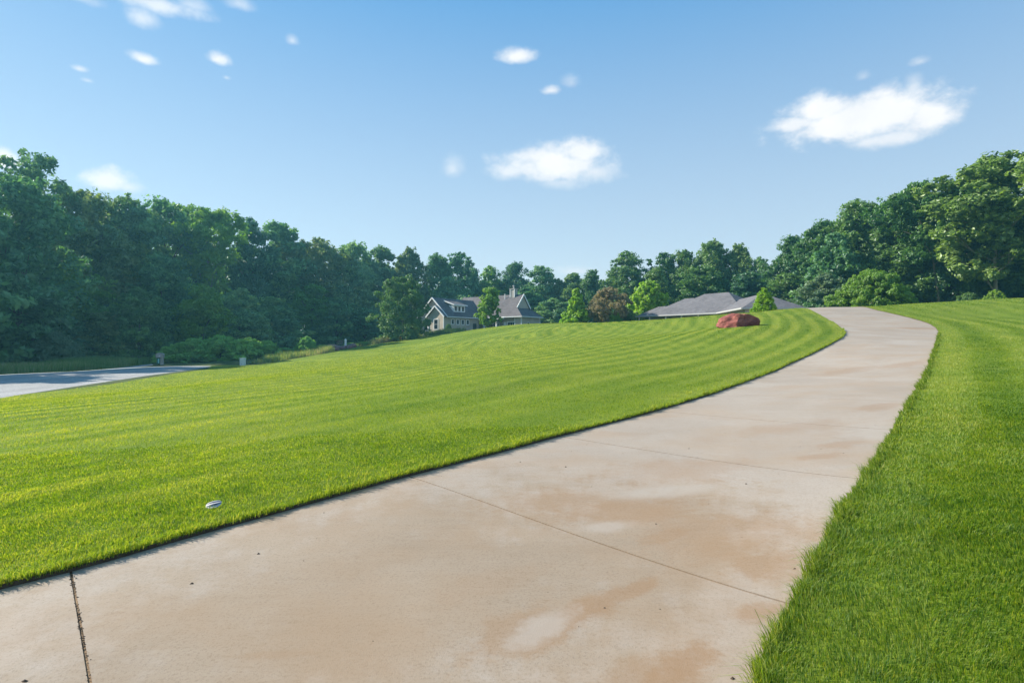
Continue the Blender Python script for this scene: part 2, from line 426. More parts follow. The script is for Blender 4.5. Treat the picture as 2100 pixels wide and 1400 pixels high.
# ------------------------------------------------------------------ ground sheet, cut along the drive, the road and the lawn
def build_ground():
    pts = []
    r = 1.0
    while r < 900:
        front = np.linspace(R(-62), R(62), 150 if r > 2.5 else 60)
        back = np.linspace(R(62), R(298), 30)[1:-1]
        for a in np.r_[front, back]: pts.append((r * math.sin(a), r * math.cos(a)))
        r *= 1.045 if r < 140 else 1.25
    pts = np.array(pts)
    keep = np.ones(len(pts), bool)
    for line, d in ((DRIVE, .12), (ROAD, .2)):
        m = np.hypot(pts[:, 0], pts[:, 1]) < 90
        dd = np.full(len(pts), 9.0); dd[m] = dist_line(pts[m, 0], pts[m, 1], np.r_[line, line[:1]])
        keep &= dd > d
    pts = pts[keep]
    co = [Vector(p) for p in pts]; ed = []
    for line in (DRIVE, ROAD, TRACK, resample(np.r_[LAWN, LAWN[:1]], 1.0)[:-1]):
        s = len(co); co += [Vector(p) for p in line]; k = len(line)
        ed += [(s + i, s + (i + 1) % k) for i in range(k)]
    V, E, Fc, *_ = delaunay_2d_cdt(co, ed, [], 0, 1e-4)
    V = np.array([(v.x, v.y) for v in V]); Fc = np.array([f for f in Fc if len(f) == 3], dtype=np.int64)
    c = V[Fc].mean(1)
    a, b = V[Fc[:, 1]] - V[Fc[:, 0]], V[Fc[:, 2]] - V[Fc[:, 0]]
    flip = (a[:, 0] * b[:, 1] - a[:, 1] * b[:, 0]) < 0
    Fc[flip] = Fc[flip][:, ::-1]
    z = terr(V[:, 0], V[:, 1])
    ind = inside(c[:, 0], c[:, 1], DRIVE); inr = inside(c[:, 0], c[:, 1], ROAD); intr = inside(c[:, 0], c[:, 1], TRACK)
    inl = inside(c[:, 0], c[:, 1], LAWN) & ~ind & ~inr & ~intr
    east = c[:, 0] > np.interp(c[:, 1], (LE[:, 1]), LE[:, 0])           # which side of the drive
    east = east & (dist_line(c[:, 0], c[:, 1], RE) < dist_line(c[:, 0], c[:, 1], LE))
    def sub(name, mask, zoff, mat, attrs=False):
        f = Fc[mask]; u, inv = np.unique(f, return_inverse=True)
        x, y = V[u, 0], V[u, 1]
        at_ = {'stripe': stripe(x, y)} if attrs else {}
        me = np_mesh(name, np.c_[x, y, z[u] + zoff], inv.ravel(), np.full(len(f), 3), mat, at_, True)
        return link(bpy.data.objects.new(name, me))
    o = sub('ground', ~(ind | inr | intr | inl), 0, M['ground']); tag(o, kind='structure')
    o = sub('lawn', inl & ~east, 0, M['lawn'], True); tag(o, kind='structure')
    o = sub('lawn', inl & east, 0, M['lawn'], True); tag(o, kind='structure')
    o = sub('road', inr, -.03, M['gravel']); tag(o, kind='structure')
    o = sub('path', intr & ~inr, .01, M['gravel']); tag(o, kind='structure')

def stripe(x, y):  # drives grass colour: the light and dark sheen of mown stripes is painted
    """0..1, which way the mower went: stripes that follow the edge of the drive"""
    dl = dist_line(x, y, LE[::4]); dr = dist_line(x, y, RE[::4])
    w = vnoise(x * .18, y * .18, 3) * .06
    per = np.where(dl <= dr, .98, 1.9)
    d = np.minimum(dl, dr) + w
    s = np.sin(2 * math.pi * d / per) * np.where(dl <= dr, 1.6, .8)
    s = np.clip(s, -1, 1) * np.where(dl <= dr, np.clip((np.hypot(x, y) - 8) / 22, .10, 1), np.clip((np.hypot(x, y) - 4) / 20, .12, .7))
    along = vnoise(d * 1.7, (x * .55 + y * .83) * .16, 17) * .55 + vnoise(d * 4.1, (x * .55 + y * .83) * .4, 18) * .35
    far = np.clip((np.hypot(x, y) - 12) / 14, 0, 1)
    return .5 + .62 * along * np.where(dl <= dr, 1 - .72 * far, .4) + .62 * s * np.clip(.85 + .35 * vnoise(x * .09, y * .09, 11), .5, 1)
build_ground()

# the cut soil face along both edges of the drive: part of the ground
def soil_edge():
    vs, fs = [], []
    for line, sgn in ((LE, 1), (RE, -1)):
        z = terr(line[:, 0], line[:, 1]); b = len(vs)
        for (x, y), zz in zip(line, z): vs += [(x, y, zz + .002), (x, y, zz - .14)]
        for i in range(len(line) - 1):
            k = b + 2 * i; fs.append((k, k + 2, k + 3, k + 1) if sgn > 0 else (k, k + 1, k + 3, k + 2))
    me = np_mesh('soil_edge', np.array(vs), np.array(fs).ravel(), np.full(len(fs), 4), M['dirt'])
    tag(link(bpy.data.objects.new('soil_edge', me)), kind='structure')
soil_edge()

# ------------------------------------------------------------------ concrete drive in slabs
JOINTS_px = [((122,1176),(185,1460)),((822,976),(1635,1222)),((1160,889),(1777,975)),((1360,838),(1837,877)),((1480,802),(1868,821)),
             ((1562,768),(1891,784)),((1622,743),(1906,752)),((1672,721),(1914,727)),((1712,700),(1922,703)),((1733,683),(1926,682)),
             ((1716,664),(1880,654)),((1690,648),(1830,642)),((1665,638),(1795,635))]
def arc(line):
    return np.r_[0, np.cumsum(np.hypot(*np.diff(line, axis=0).T))]
def build_drive():
    sL, sR = arc(LE), arc(RE)
    def nearest(line, s, p):
        return s[int(np.argmin(((line - np.array(p)) ** 2).sum(1)))]
    cuts = [(0.0, 0.0)]
    for a, b in JOINTS_px:
        pb = at(*b) if b[1] < 1390 else None
        cuts.append((nearest(LE, sL, at(*a)), nearest(RE, sR, pb) if pb else -1))
    cuts = [c for c in cuts]
    # first joint meets the near edge behind the camera
    cuts[1] = (cuts[1][0], -.05)
    cuts[0] = (0.0, -2.5)
    cuts += [(sL[-1] - 6, sR[-1] - 6), (sL[-1] - 3, sR[-1] - 3), (sL[-1], sR[-1])]
    def pt(line, s, q):
        if q < 0:
            d = (line[1] - line[0]) / np.linalg.norm(line[1] - line[0]); return line[0] + d * q
        return np.array([np.interp(q, s, line[:, 0]), np.interp(q, s, line[:, 1])])
    global J1
    J1 = (pt(LE, sL, cuts[1][0]), pt(RE, sR, cuts[1][1]))
    vs, fs, mi = [], [], []
    def grid(a, b, zoff, gap, mat, side):
        n, m = max(3, int(max(b[0] - a[0], b[1] - a[1]) / .3)), 14
        base = len(vs); G = np.empty((n + 1, m + 1, 2))
        for i in range(n + 1):
            t = i / n
            pl = pt(LE, sL, a[0] + (b[0] - a[0]) * t); pr = pt(RE, sR, a[1] + (b[1] - a[1]) * t)
            for j in range(m + 1): G[i, j] = pl + (pr - pl) * j / m
        if gap:
            for j in range(m + 1):
                d0 = G[1, j] - G[0, j]; G[0, j] += d0 / np.linalg.norm(d0) * gap
                d1 = G[n - 1, j] - G[n, j]; G[n, j] += d1 / np.linalg.norm(d1) * gap
        z = terr(G[..., 0].ravel(), G[..., 1].ravel()).reshape(n + 1, m + 1) + zoff
        for i in range(n + 1):
            for j in range(m + 1): vs.append((G[i, j, 0], G[i, j, 1], z[i, j]))
        id = lambda i, j: base + i * (m + 1) + j
        for i in range(n):
            for j in range(m): fs.append((id(i, j), id(i, j + 1), id(i + 1, j + 1), id(i + 1, j))); mi.append(mat)
        if side:                                       # worn arris and the ends of the slab
            for i, s in ((0, 1), (n, -1)):
                b2 = len(vs)
                for j in range(m + 1):
                    x, y, zz = vs[id(i, j)]; vs.append((x, y, zz - .05))
                for j in range(m):
                    q = (id(i, j), b2 + j, b2 + j + 1, id(i, j + 1))
                    fs.append(q if s > 0 else q[::-1]); mi.append(mat)
    for k in range(len(cuts) - 1):
        g = .0095 if k > 1 else .008
        grid(cuts[k], cuts[k + 1], -.030, g, 0, True)
    grid((0.0, -2.5), cuts[-1], -.039, 0, 1, False)
    V = np.array(vs)
    me = np_mesh('driveway', V, np.array(fs).ravel(), np.full(len(fs), 4))
    me.materials.append(M['concrete']); me.materials.append(M['rust_joint'])
    me.polygons.foreach_set('material_index', np.array(mi, dtype=np.int32)); me.update()
    tag(link(bpy.data.objects.new('driveway', me)), kind='structure')
build_drive()

# ------------------------------------------------------------------ blades
def blades(name, x, y, h, w, tint, lean_dir, lean, mat, bent, zoff=0.0, label=None):
    n = len(x); z = terr(x, y) + zoff
    yaw = rng.uniform(0, 2 * math.pi, n)
    wx, wy = np.cos(yaw) * w * .5, np.sin(yaw) * w * .5
    lx, ly = np.cos(lean_dir) * lean * h, np.sin(lean_dir) * lean * h
    if bent:
        v = np.empty((n, 5, 3), np.float32)
        v[:, 0] = np.c_[x - wx, y - wy, z - .01]; v[:, 1] = np.c_[x + wx, y + wy, z - .01]
        v[:, 2] = np.c_[x + wx * .8 + lx * .35, y + wy * .8 + ly * .35, z + h * .58]
        v[:, 3] = np.c_[x - wx * .8 + lx * .35, y - wy * .8 + ly * .35, z + h * .58]
        v[:, 4] = np.c_[x + lx, y + ly, z + h * np.sqrt(np.maximum(.15, 1 - .6 * lean ** 2))]
        b = np.arange(n)[:, None] * 5
        loops = (b + np.array([0, 1, 2, 3, 3, 2, 4])).ravel(); cnt = np.tile([4, 3], n); k = 5
    else:
        v = np.empty((n, 3, 3), np.float32)
        v[:, 0] = np.c_[x - wx, y - wy, z - .01]; v[:, 1] = np.c_[x + wx, y + wy, z - .01]
        v[:, 2] = np.c_[x + lx, y + ly, z + h * np.sqrt(np.maximum(.15, 1 - .6 * lean ** 2))]
        loops = np.arange(n * 3); cnt = np.full(n, 3); k = 3
    me = np_mesh(name, v.reshape(-1, 3), loops, cnt, mat, {'tint': np.repeat(tint, k)})
    o = link(bpy.data.objects.new(name, me)); tag(o, label, kind='stuff')
    return o

def grow(umin, umax, y0, y1, n, cap):
    Y = np.exp(rng.uniform(math.log(y0), math.log(y1), n)); u = rng.uniform(umin, umax, n)
    dens = n / (math.log(y1 / y0) * (umax - umin)) / Y ** 2
    k = rng.random(n) < np.minimum(1, cap / dens)
    Y, u = Y[k], u[k]; x = u * Y
    # the turf goes on to both sides, past what the photograph takes in
    m = int(n * .55); r = np.exp(rng.uniform(math.log(max(.9, y0)), math.log(min(45, y1 * 1.3)), m)); a = rng.uniform(R(45), R(112), m) * np.where(rng.random(m) < .6, 1, -1)
    k = rng.random(m) < np.minimum(1, cap * r ** 2 * 2.34 * math.log(min(45, y1 * 1.3) / max(.9, y0)) / m)
    k &= ~((abs(np.tan(a)) < 1.02) & (a < R(90)))
    x = np.r_[x, (np.sin(a) * r)[k]]; Y = np.r_[Y, (np.cos(a) * r)[k]]
    ok = inside(x, Y, LAWN)
    x, Y = x[ok], Y[ok]
    jit = rng.normal(0, .012, (2, len(x)))
    ok = ~inside(x + jit[0], Y + jit[1], DRIVE) & ~inside(x, Y, ROAD)
    return x[ok], Y[ok]

def lawn_blades(name, umin, umax, y0, y1, n, cap, bent, label):
    x, y = grow(umin, umax, y0, y1, n, cap)
    dl = dist_line(x, y, LE[::3]); dr = dist_line(x, y, RE[::3])
    west = dl <= dr
    s = stripe(x, y)
    d = np.hypot(x, y)
    patch = vnoise(x * .5, y * .5, 1) * .5 + vnoise(x * 1.7, y * 1.7, 2) * .35 + vnoise(x * 6, y * 6, 5) * .3
    tint = .36 + (s - .5) * np.interp(d, [4, 9, 20], [.36, .60, .72]) + .27 * patch + rng.normal(0, 1, len(x)) * np.interp(d, [3, 7, 15], [.32, .22, .15]) - np.where(west, np.interp(d, [4, 10, 18], [-.02, -.10, -.14]), np.interp(d, [3, 8, 16], [.02, -.06, -.12]))  # west lawn tinted lighter, painting in the backlit glow of its blades
    # dry blades
    dry = (rng.random(len(x)) < .04 + .16 * np.clip(vnoise(x * 1.1, y * 1.1, 9) + .4 * vnoise(x * 4, y * 4, 19) - .15, 0, 1)); tint[dry] += .45
    edge = np.minimum(dl, dr)
    h = rng.uniform(.5, 1.25, len(x)) * (.052 + .014 * vnoise(x * 2.3, y * 2.3, 4) + .014 * vnoise(x * 11, y * 11, 14))
    h *= np.clip(1 + .35 * (s - .5), .6, 1.4) * np.where(west, .58, .74) * (1 + .55 * np.exp(-(edge / .10) ** 2))
    w = np.maximum(.0034, .00095 * d) * rng.uniform(.6, 1.4, len(x))
    # mown one way and back: the blades lie over along the stripe; over the edge they hang outwards
    base = np.where(s > .5, R(50), R(230))
    ld = base + 2.2 * vnoise(x * 5, y * 5, 23) + rng.normal(0, .75, len(x))
    lean = np.clip(np.abs(rng.normal(.5, .3, len(x))), .05, 1.1)
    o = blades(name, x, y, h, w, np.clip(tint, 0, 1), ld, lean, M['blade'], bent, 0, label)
    return o
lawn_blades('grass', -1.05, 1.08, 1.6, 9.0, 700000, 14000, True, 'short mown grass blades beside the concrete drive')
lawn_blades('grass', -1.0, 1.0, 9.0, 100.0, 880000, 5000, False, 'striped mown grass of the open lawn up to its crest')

# longer tufts hanging over the edge of the drive
def edge_tufts():
    X, Y, LD = [], [], []
    for line, sgn in ((LE, 1), (RE, -1)):
        seg = np.diff(line, axis=0); L = np.hypot(seg[:, 0], seg[:, 1])
        mid = (line[:-1] + line[1:]) / 2; d = np.hypot(mid[:, 0], mid[:, 1])
        for i in range(len(seg)):
            if d[i] > 34 or mid[i, 1] < 1.2: continue
            n = int(L[i] * min(620, 3600 / d[i]))
            t = rng.random(n); nx, ny = seg[i, 1] / L[i] * sgn, -seg[i, 0] / L[i] * sgn   # towards the concrete
            off = -np.abs(rng.normal(0, .035, n)) + np.where(rng.random(n) < .35, .018, 0) * (1 + vnoise(line[i, 0] * 3 + t, line[i, 1] * 3 + t, 6))
            X.append(line[i, 0] + seg[i, 0] * t + nx * off); Y.append(line[i, 1] + seg[i, 1] * t + ny * off)
            LD.append(math.atan2(ny, nx) + rng.normal(0, .7, n))
    x, y, ld = map(np.concatenate, (X, Y, LD)); n = len(x); d = np.hypot(x, y)
    clump = np.clip(.55 + .7 * vnoise(x * 5, y * 5, 21) + .3 * vnoise(x * 1.3, y * 1.3, 22), .05, 1.3)
    west = dist_line(x, y, LE[::3]) < dist_line(x, y, RE[::3])
    h = rng.uniform(.035, .088, n) * (.5 + clump) * np.where(west, .95, 1.2) * np.where(rng.random(n) < .06, 1.5, 1)
    w = np.maximum(.0042, .00095 * d) * rng.uniform(.7, 1.2, n)
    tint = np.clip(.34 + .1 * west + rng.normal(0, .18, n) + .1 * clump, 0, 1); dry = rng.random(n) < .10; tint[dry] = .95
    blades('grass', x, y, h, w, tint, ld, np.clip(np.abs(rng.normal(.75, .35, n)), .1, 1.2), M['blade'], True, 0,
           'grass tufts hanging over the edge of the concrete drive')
edge_tufts()

# ------------------------------------------------------------------ mesh builder for hard things
class MB:
    def __init__(s): s.v = []; s.f = []
    def poly(s, pts):
        b = len(s.v); s.v += [tuple(p) for p in pts]; s.f.append(tuple(range(b, b + len(pts))))
    def box(s, x0, x1, y0, y1, z0, z1):
        b = len(s.v)
        s.v += [(x0,y0,z0),(x1,y0,z0),(x1,y1,z0),(x0,y1,z0),(x0,y0,z1),(x1,y0,z1),(x1,y1,z1),(x0,y1,z1)]
        s.f += [tuple(b + i for i in q) for q in ((0,3,2,1),(4,5,6,7),(0,1,5,4),(1,2,6,5),(2,3,7,6),(3,0,4,7))]
    def slab(s, pts, th):
        """a polygon given thickness straight down"""
        b = len(s.v); n = len(pts)
        s.v += [tuple(p) for p in pts] + [(p[0], p[1], p[2] - th) for p in pts]
        s.f.append(tuple(range(b, b + n))); s.f.append(tuple(range(b + 2 * n - 1, b + n - 1, -1)))
        for i in range(n): j = (i + 1) % n; s.f.append((b + i, b + n + i, b + n + j, b + j))
    def bar(s, p, q, w, h):
        """a square bar from p to q"""
        p, q = Vector(p), Vector(q); d = (q - p).normalized()
        up = Vector((0, 0, 1)) if abs(d.z) < .95 else Vector((1, 0, 0))
        sd = d.cross(up).normalized() * w / 2; u = sd.cross(d).normalized() * h / 2
        b = len(s.v)
        for c in (p, q):
            for a, e in ((-1,-1),(1,-1),(1,1),(-1,1)): s.v.append(tuple(c + sd * a + u * e))
        s.f += [tuple(b + i for i in k) for k in ((0,1,2,3),(7,6,5,4),(0,4,5,1),(1,5,6,2),(2,6,7,3),(3,7,4,0))]
    def tube(s, pts, rad, n=8, cap=True):
        pts = [Vector(p) for p in pts]; b = len(s.v)
        for i, p in enumerate(pts):
            d = (pts[min(i + 1, len(pts) - 1)] - pts[max(i - 1, 0)]).normalized()
            a = d.orthogonal().normalized() if abs(d.z) < .9 else Vector((1, 0, 0)) - d * d.x
            a.normalize(); c = d.cross(a)
            for k in range(n):
                t = 2 * math.pi * k / n; s.v.append(tuple(p + (a * math.cos(t) + c * math.sin(t)) * rad[i]))
        for i in range(len(pts) - 1):
            for k in range(n):
                k2 = (k + 1) % n; s.f.append((b + i*n + k, b + i*n + k2, b + (i+1)*n + k2, b + (i+1)*n + k))
        if cap:
            s.f.append(tuple(b + k for k in reversed(range(n)))); s.f.append(tuple(b + (len(pts)-1)*n + k for k in range(n)))
    def mesh(s, name, mat, smooth=False, bevel=0):
        me = bpy.data.meshes.new(name); me.from_pydata(s.v, [], s.f); me.update()
        bm = bmesh.new(); bm.from_mesh(me); bmesh.ops.recalc_face_normals(bm, faces=bm.faces)
        if bevel: bmesh.ops.bevel(bm, geom=bm.edges[:], offset=bevel, segments=2, affect='EDGES')
        bm.to_mesh(me); bm.free()
        if smooth: me.polygons.foreach_set('use_smooth', [True] * len(me.polygons))
        me.materials.append(mat); return me
    def build(s, name, mat, parent=None, smooth=False, bevel=0):
        return link(bpy.data.objects.new(name, s.mesh(name, mat, smooth, bevel)), parent)

# ------------------------------------------------------------------ trees
def crown(name, seed, env, z0=.12, lobes=46, lobe_r=.085, subs=12, leaves=28, leaf=.016, squash=.8, core=.45, lean=0.0, droop=0.0, asym=.25):
    """leaf-clump crown of unit height: leaves gathered in sprays, sprays in boughs, boughs inside an uneven outline"""
    g = np.random.default_rng(seed)
    ph = g.uniform(0, 6.28, 4)
    def outline(t, a):
        k = 1 + asym * (.6 * np.sin(a * 2 + ph[0] + 3 * t) + .4 * np.sin(a * 3 + ph[1] - 5 * t)) + .12 * np.sin(a * 5 + ph[2] + 9 * t)
        return env(t) * k
    C = []
    tries = 0
    while len(C) < lobes and tries < 6000:
        tries += 1
        t = g.random(); a = g.uniform(0, 6.28)
        if g.random() > (env(t) / .36) ** 1.1 + .10: continue
        r = outline(t, a) * (core + (1 - core) * math.sqrt(g.random())) - lobe_r * .4
        r = max(0, r)
        p = np.array([math.cos(a) * r + lean * t, math.sin(a) * r, z0 + (1 - z0 - lobe_r * .75) * t - droop * r])
        C.append((p, lobe_r * g.uniform(.65, 1.35)))
    top = np.array([g.normal(0, .02) + lean, g.normal(0, .02), 1 - lobe_r * .75]); C.append((top, lobe_r * .8))
    for t in np.linspace(.35, .96, 12):
        a = g.uniform(0, 6.28); r = outline(t, a) * g.uniform(0, .45)
        C.append((np.array([math.cos(a) * r + lean * t, math.sin(a) * r, z0 + (1 - z0 - lobe_r * .75) * t]), lobe_r * g.uniform(.8, 1.2)))
    pos, nor, clump = [], [], []
    for c, r in C:
        cr = g.random()
        d = g.normal(size=(subs, 3)); d /= np.linalg.norm(d, axis=1)[:, None]; d[:, 2] = d[:, 2] * .85 + .18
        sc = c + d * r * g.uniform(.55, 1.0, (subs, 1)) * np.array([1, 1, squash])
        sr = r * g.uniform(.28, .5, subs)
        for s, q, dd in zip(sc, sr, d):
            e = g.normal(size=(leaves, 3)); e /= np.linalg.norm(e, axis=1)[:, None]
            pos.append(s + e * q * (g.random((leaves, 1)) ** .45) * np.array([1, 1, .75]))
            nn = e * .45 + dd * .40 + np.array([0, 0, .40]) + g.normal(size=(leaves, 3)) * .55
            nor.append(nn / np.linalg.norm(nn, axis=1)[:, None])
            clump.append(np.full(leaves, np.clip(cr * .6 + g.random() * .4, 0, 1)))
    pos = np.concatenate(pos); nor = np.concatenate(nor); clump = np.concatenate(clump); n = len(pos)
    up = g.normal(size=(n, 3)); a = np.cross(nor, up); a /= np.linalg.norm(a, axis=1)[:, None]; b = np.cross(nor, a)
    L = leaf * g.uniform(.6, 1.35, n)[:, None]
    v = np.empty((n, 4, 3), np.float32)
    v[:, 0] = pos - a * L; v[:, 1] = pos - b * L * .55 - nor * L * .12; v[:, 2] = pos + a * L; v[:, 3] = pos + b * L * .55 - nor * L * .12
    ok = v[:, :, 2].min(1) > 0.0
    v = v[ok]; clump = clump[ok]; n = len(v)
    lr = g.random(n)
    return dict(v=v, clump=clump, lr=lr, lobes=C)

def crown_mesh(name, cr, mat, sl=slice(None)):
    v = cr['v'][sl]; n = len(v)
    return np_mesh(name, v.reshape(-1, 3), np.arange(n * 4), np.full(n, 4), mat,
                   {'leaf_random': np.repeat(cr['lr'][sl], 4), 'clump_random': np.repeat(cr['clump'][sl], 4)})

def trunk_mesh(name, seed, cr, mat, r0=.018, lean=0.0, kink=0.0, limbs=14, top=.8):
    g = random.Random(seed); m = MB()
    pts, rad = [], []
    for i in range(9):
        t = i / 8
        pts.append((lean * t + kink * math.sin(t * 3.0) + g.uniform(-.006, .006) * (i > 0), g.uniform(-.006, .006) * (i > 0), top * t - .012 * (i == 0)))
        rad.append(r0 * (1.25 if i == 0 else (1 - .78 * t)))
    m.tube(pts, rad, 9)
    L = sorted(cr['lobes'], key=lambda c: g.random())[:limbs]
    for c, r in L:
        zt = max(.08, min(top * .95, c[2] - .10 - .35 * math.hypot(c[0], c[1])))
        k = zt / top; i = min(7, int(k * 8)); f = k * 8 - i
        s = Vector(pts[i]).lerp(Vector(pts[i + 1]), f); e = Vector(c)
        mid = s.lerp(e, .5) + Vector((g.uniform(-.02, .02), g.uniform(-.02, .02), -.012))
        rr = r0 * (1 - .78 * k) * .55
        m.tube([s, s.lerp(mid, .55), mid, mid.lerp(e, .6), e], [rr, rr * .85, rr * .65, rr * .42, rr * .15], 6)
        for _ in range(2):
            e2 = e + Vector((g.uniform(-1, 1), g.uniform(-1, 1), g.uniform(-.2, 1))) * r * .8
            m.tube([mid, mid.lerp(e2, .5) + Vector((0, 0, .008)), e2], [rr * .4, rr * .28, rr * .1], 5)
    return m.mesh(name, mat, True)

broad = lambda t: .33 * (max(0, math.sin(math.pi * min(1, (t * .90 + .06)))) ** .55) * (1.0 - .30 * t)
tall = lambda t: .25 * max(0, math.sin(math.pi * min(1, t * .92 + .05))) ** .5
fan = lambda t: .34 * (.35 + .9 * t) * (1 if t < .72 else max(0.1, 1 - ((t - .72) / .30) ** 2))
skirt = lambda t: .36 * max(0, 1 - t ** 2.2) ** .6 + .02
pyramid = lambda t: .44 * max(0.02, (1 - t) ** .85) * min(1, .55 + t * 3)
round_ = lambda t: .50 * max(.02, math.sqrt(max(0, 1 - (2 * t - .95) ** 2))) 
vase = lambda t: .29 * (.45 + .75 * math.sin(math.pi * min(1, t * .85 + .12)))
flame = lambda t: .36 * max(.02, (1 - t) ** .62) * min(1, .80 + t * 1.6)
mound = lambda t: .82 * math.sqrt(max(.02, 1 - t ** 1.8))

KIND = {}
def kind(key, variants, tr=True, **kw):
    KIND[key] = []
    tk = {k: kw.pop(k) for k in ('r0', 'limbs', 'top', 'tlean', 'kink', 'bark') if k in kw}
    for i in range(variants):
        cr = crown(key, 100 + len(KIND) * 17 + i, **kw)
        KIND[key].append((cr, tk, {}))
kind('broad', 4, env=broad, z0=.08, lobes=120, lobe_r=.078, subs=11, leaves=24, leaf=.0125)
kind('tall', 3, env=tall, z0=.10, lobes=100, lobe_r=.070, subs=11, leaves=24, leaf=.0125)
kind('fan', 3, env=fan, z0=.26, lobes=84, lobe_r=.078, subs=12, leaves=24, leaf=.0125, asym=.35, limbs=20)
kind('trunked', 1, env=fan, z0=.19, lobes=96, lobe_r=.075, subs=12, leaves=24, leaf=.0125, asym=.35, limbs=20, r0=.0095, bark='bark_pale')
kind('leaner', 1, env=fan, z0=.22, lobes=84, lobe_r=.078, subs=12, leaves=24, leaf=.0125, asym=.3, lean=-.16, limbs=16, r0=.0095, tlean=-.20, kink=.05, bark='bark_pale')
kind('forked', 1, env=fan, z0=.42, lobes=60, lobe_r=.075, subs=12, leaves=24, leaf=.0125, asym=.4, limbs=22, r0=.013, bark='bark_pale')
kind('skirt', 3, env=skirt, z0=.03, lobes=100, lobe_r=.090, subs=12, leaves=24, leaf=.016)
kind('airy', 1, env=fan, z0=.30, lobes=26, lobe_r=.075, subs=10, leaves=20, leaf=.0135, asym=.5, limbs=26)
kind('pyramid', 1, env=pyramid, z0=.02, lobes=120, lobe_r=.085, subs=12, leaves=30, leaf=.020, limbs=8, r0=.02)
kind('plum', 1, env=round_, z0=.20, lobes=110, lobe_r=.085, subs=14, leaves=26, leaf=.013, asym=.06, limbs=24, r0=.014, top=.6)
kind('maple', 1, env=lambda t: .40 * max(.05, math.sin(math.pi * min(1, t * .85 + .1))) ** .6, z0=.05, lobes=90, lobe_r=.10, subs=12, leaves=28, leaf=.021)
kind('vase', 1, env=vase, z0=.14, lobes=80, lobe_r=.080, subs=11, leaves=26, leaf=.018, asym=.3, limbs=14, r0=.020)
kind('flame', 1, env=flame, z0=.0, lobes=220, lobe_r=.055, subs=10, leaves=22, leaf=.014, asym=.05, core=.8, squash=1.6)
kind('roundtree', 1, env=lambda t: .47 * max(.05, math.sin(math.pi * min(1, t * .78 + .16))) ** .5, z0=.03, lobes=140, lobe_r=.085, subs=12, leaves=28, leaf=.0125, limbs=14, r0=.012)
kind('mound', 3, env=mound, z0=.0, lobes=110, lobe_r=.14, subs=12, leaves=28, leaf=.034, asym=.15, core=.5)
kind('layered', 1, env=lambda t: .95 * math.sqrt(max(.02, 1 - t ** 2.0)), z0=.0, lobes=300, lobe_r=.11, subs=13, leaves=30, leaf=.019, squash=.6, asym=.10, core=.6, limbs=10, r0=.03)

def get(key, i, mat):
    cr, tk, cache = KIND[key][i % len(KIND[key])]
    if mat not in cache:
        cache[mat] = crown_mesh('crown', cr, M[mat])
    bk = tk.get('bark', 'bark')
    if 'trunk' not in cache:
        cache['trunk'] = trunk_mesh('trunk', 5 + i, cr, M[bk], tk.get('r0', .018), tk.get('tlean', 0), tk.get('kink', 0), tk.get('limbs', 14), tk.get('top', .8))
    return cache[mat], cache['trunk']

prng = random.Random(3)
def tree(px, ytop, Y, wpx, key, i, mat, label, name='tree', cat='tree', group=None, base=None, unit=None, rz=None):
    X = (px - CX) / F * Y
    z = tz(X, Y) if base is None else base
    H = EYE - (ytop - CY) / F * Y - z
    W = wpx / F * Y
    u = unit or {'broad': .64, 'tall': .50, 'fan': .62, 'trunked': .62, 'leaner': .62, 'forked': .62, 'skirt': .70, 'airy': .62, 'pyramid': .80, 'plum': .94, 'maple': .78, 'vase': .66,
                 'flame': .62, 'roundtree': .92, 'mound': 1.55, 'layered': 1.85}[key]
    o = empty(name, (X, Y, z - .03), prng.uniform(0, 6.28) if rz is None else rz)
    s = W / u
    o.scale = (s, s, H * 1.02)
    cm, tm = get(key, i, mat)
    link(bpy.data.objects.new('trunk' if key not in ('mound',) else 'stems', tm), o)
    link(bpy.data.objects.new('crown' if key not in ('mound',) else 'foliage', cm), o)
    tag(o, label, cat, group)
    return o

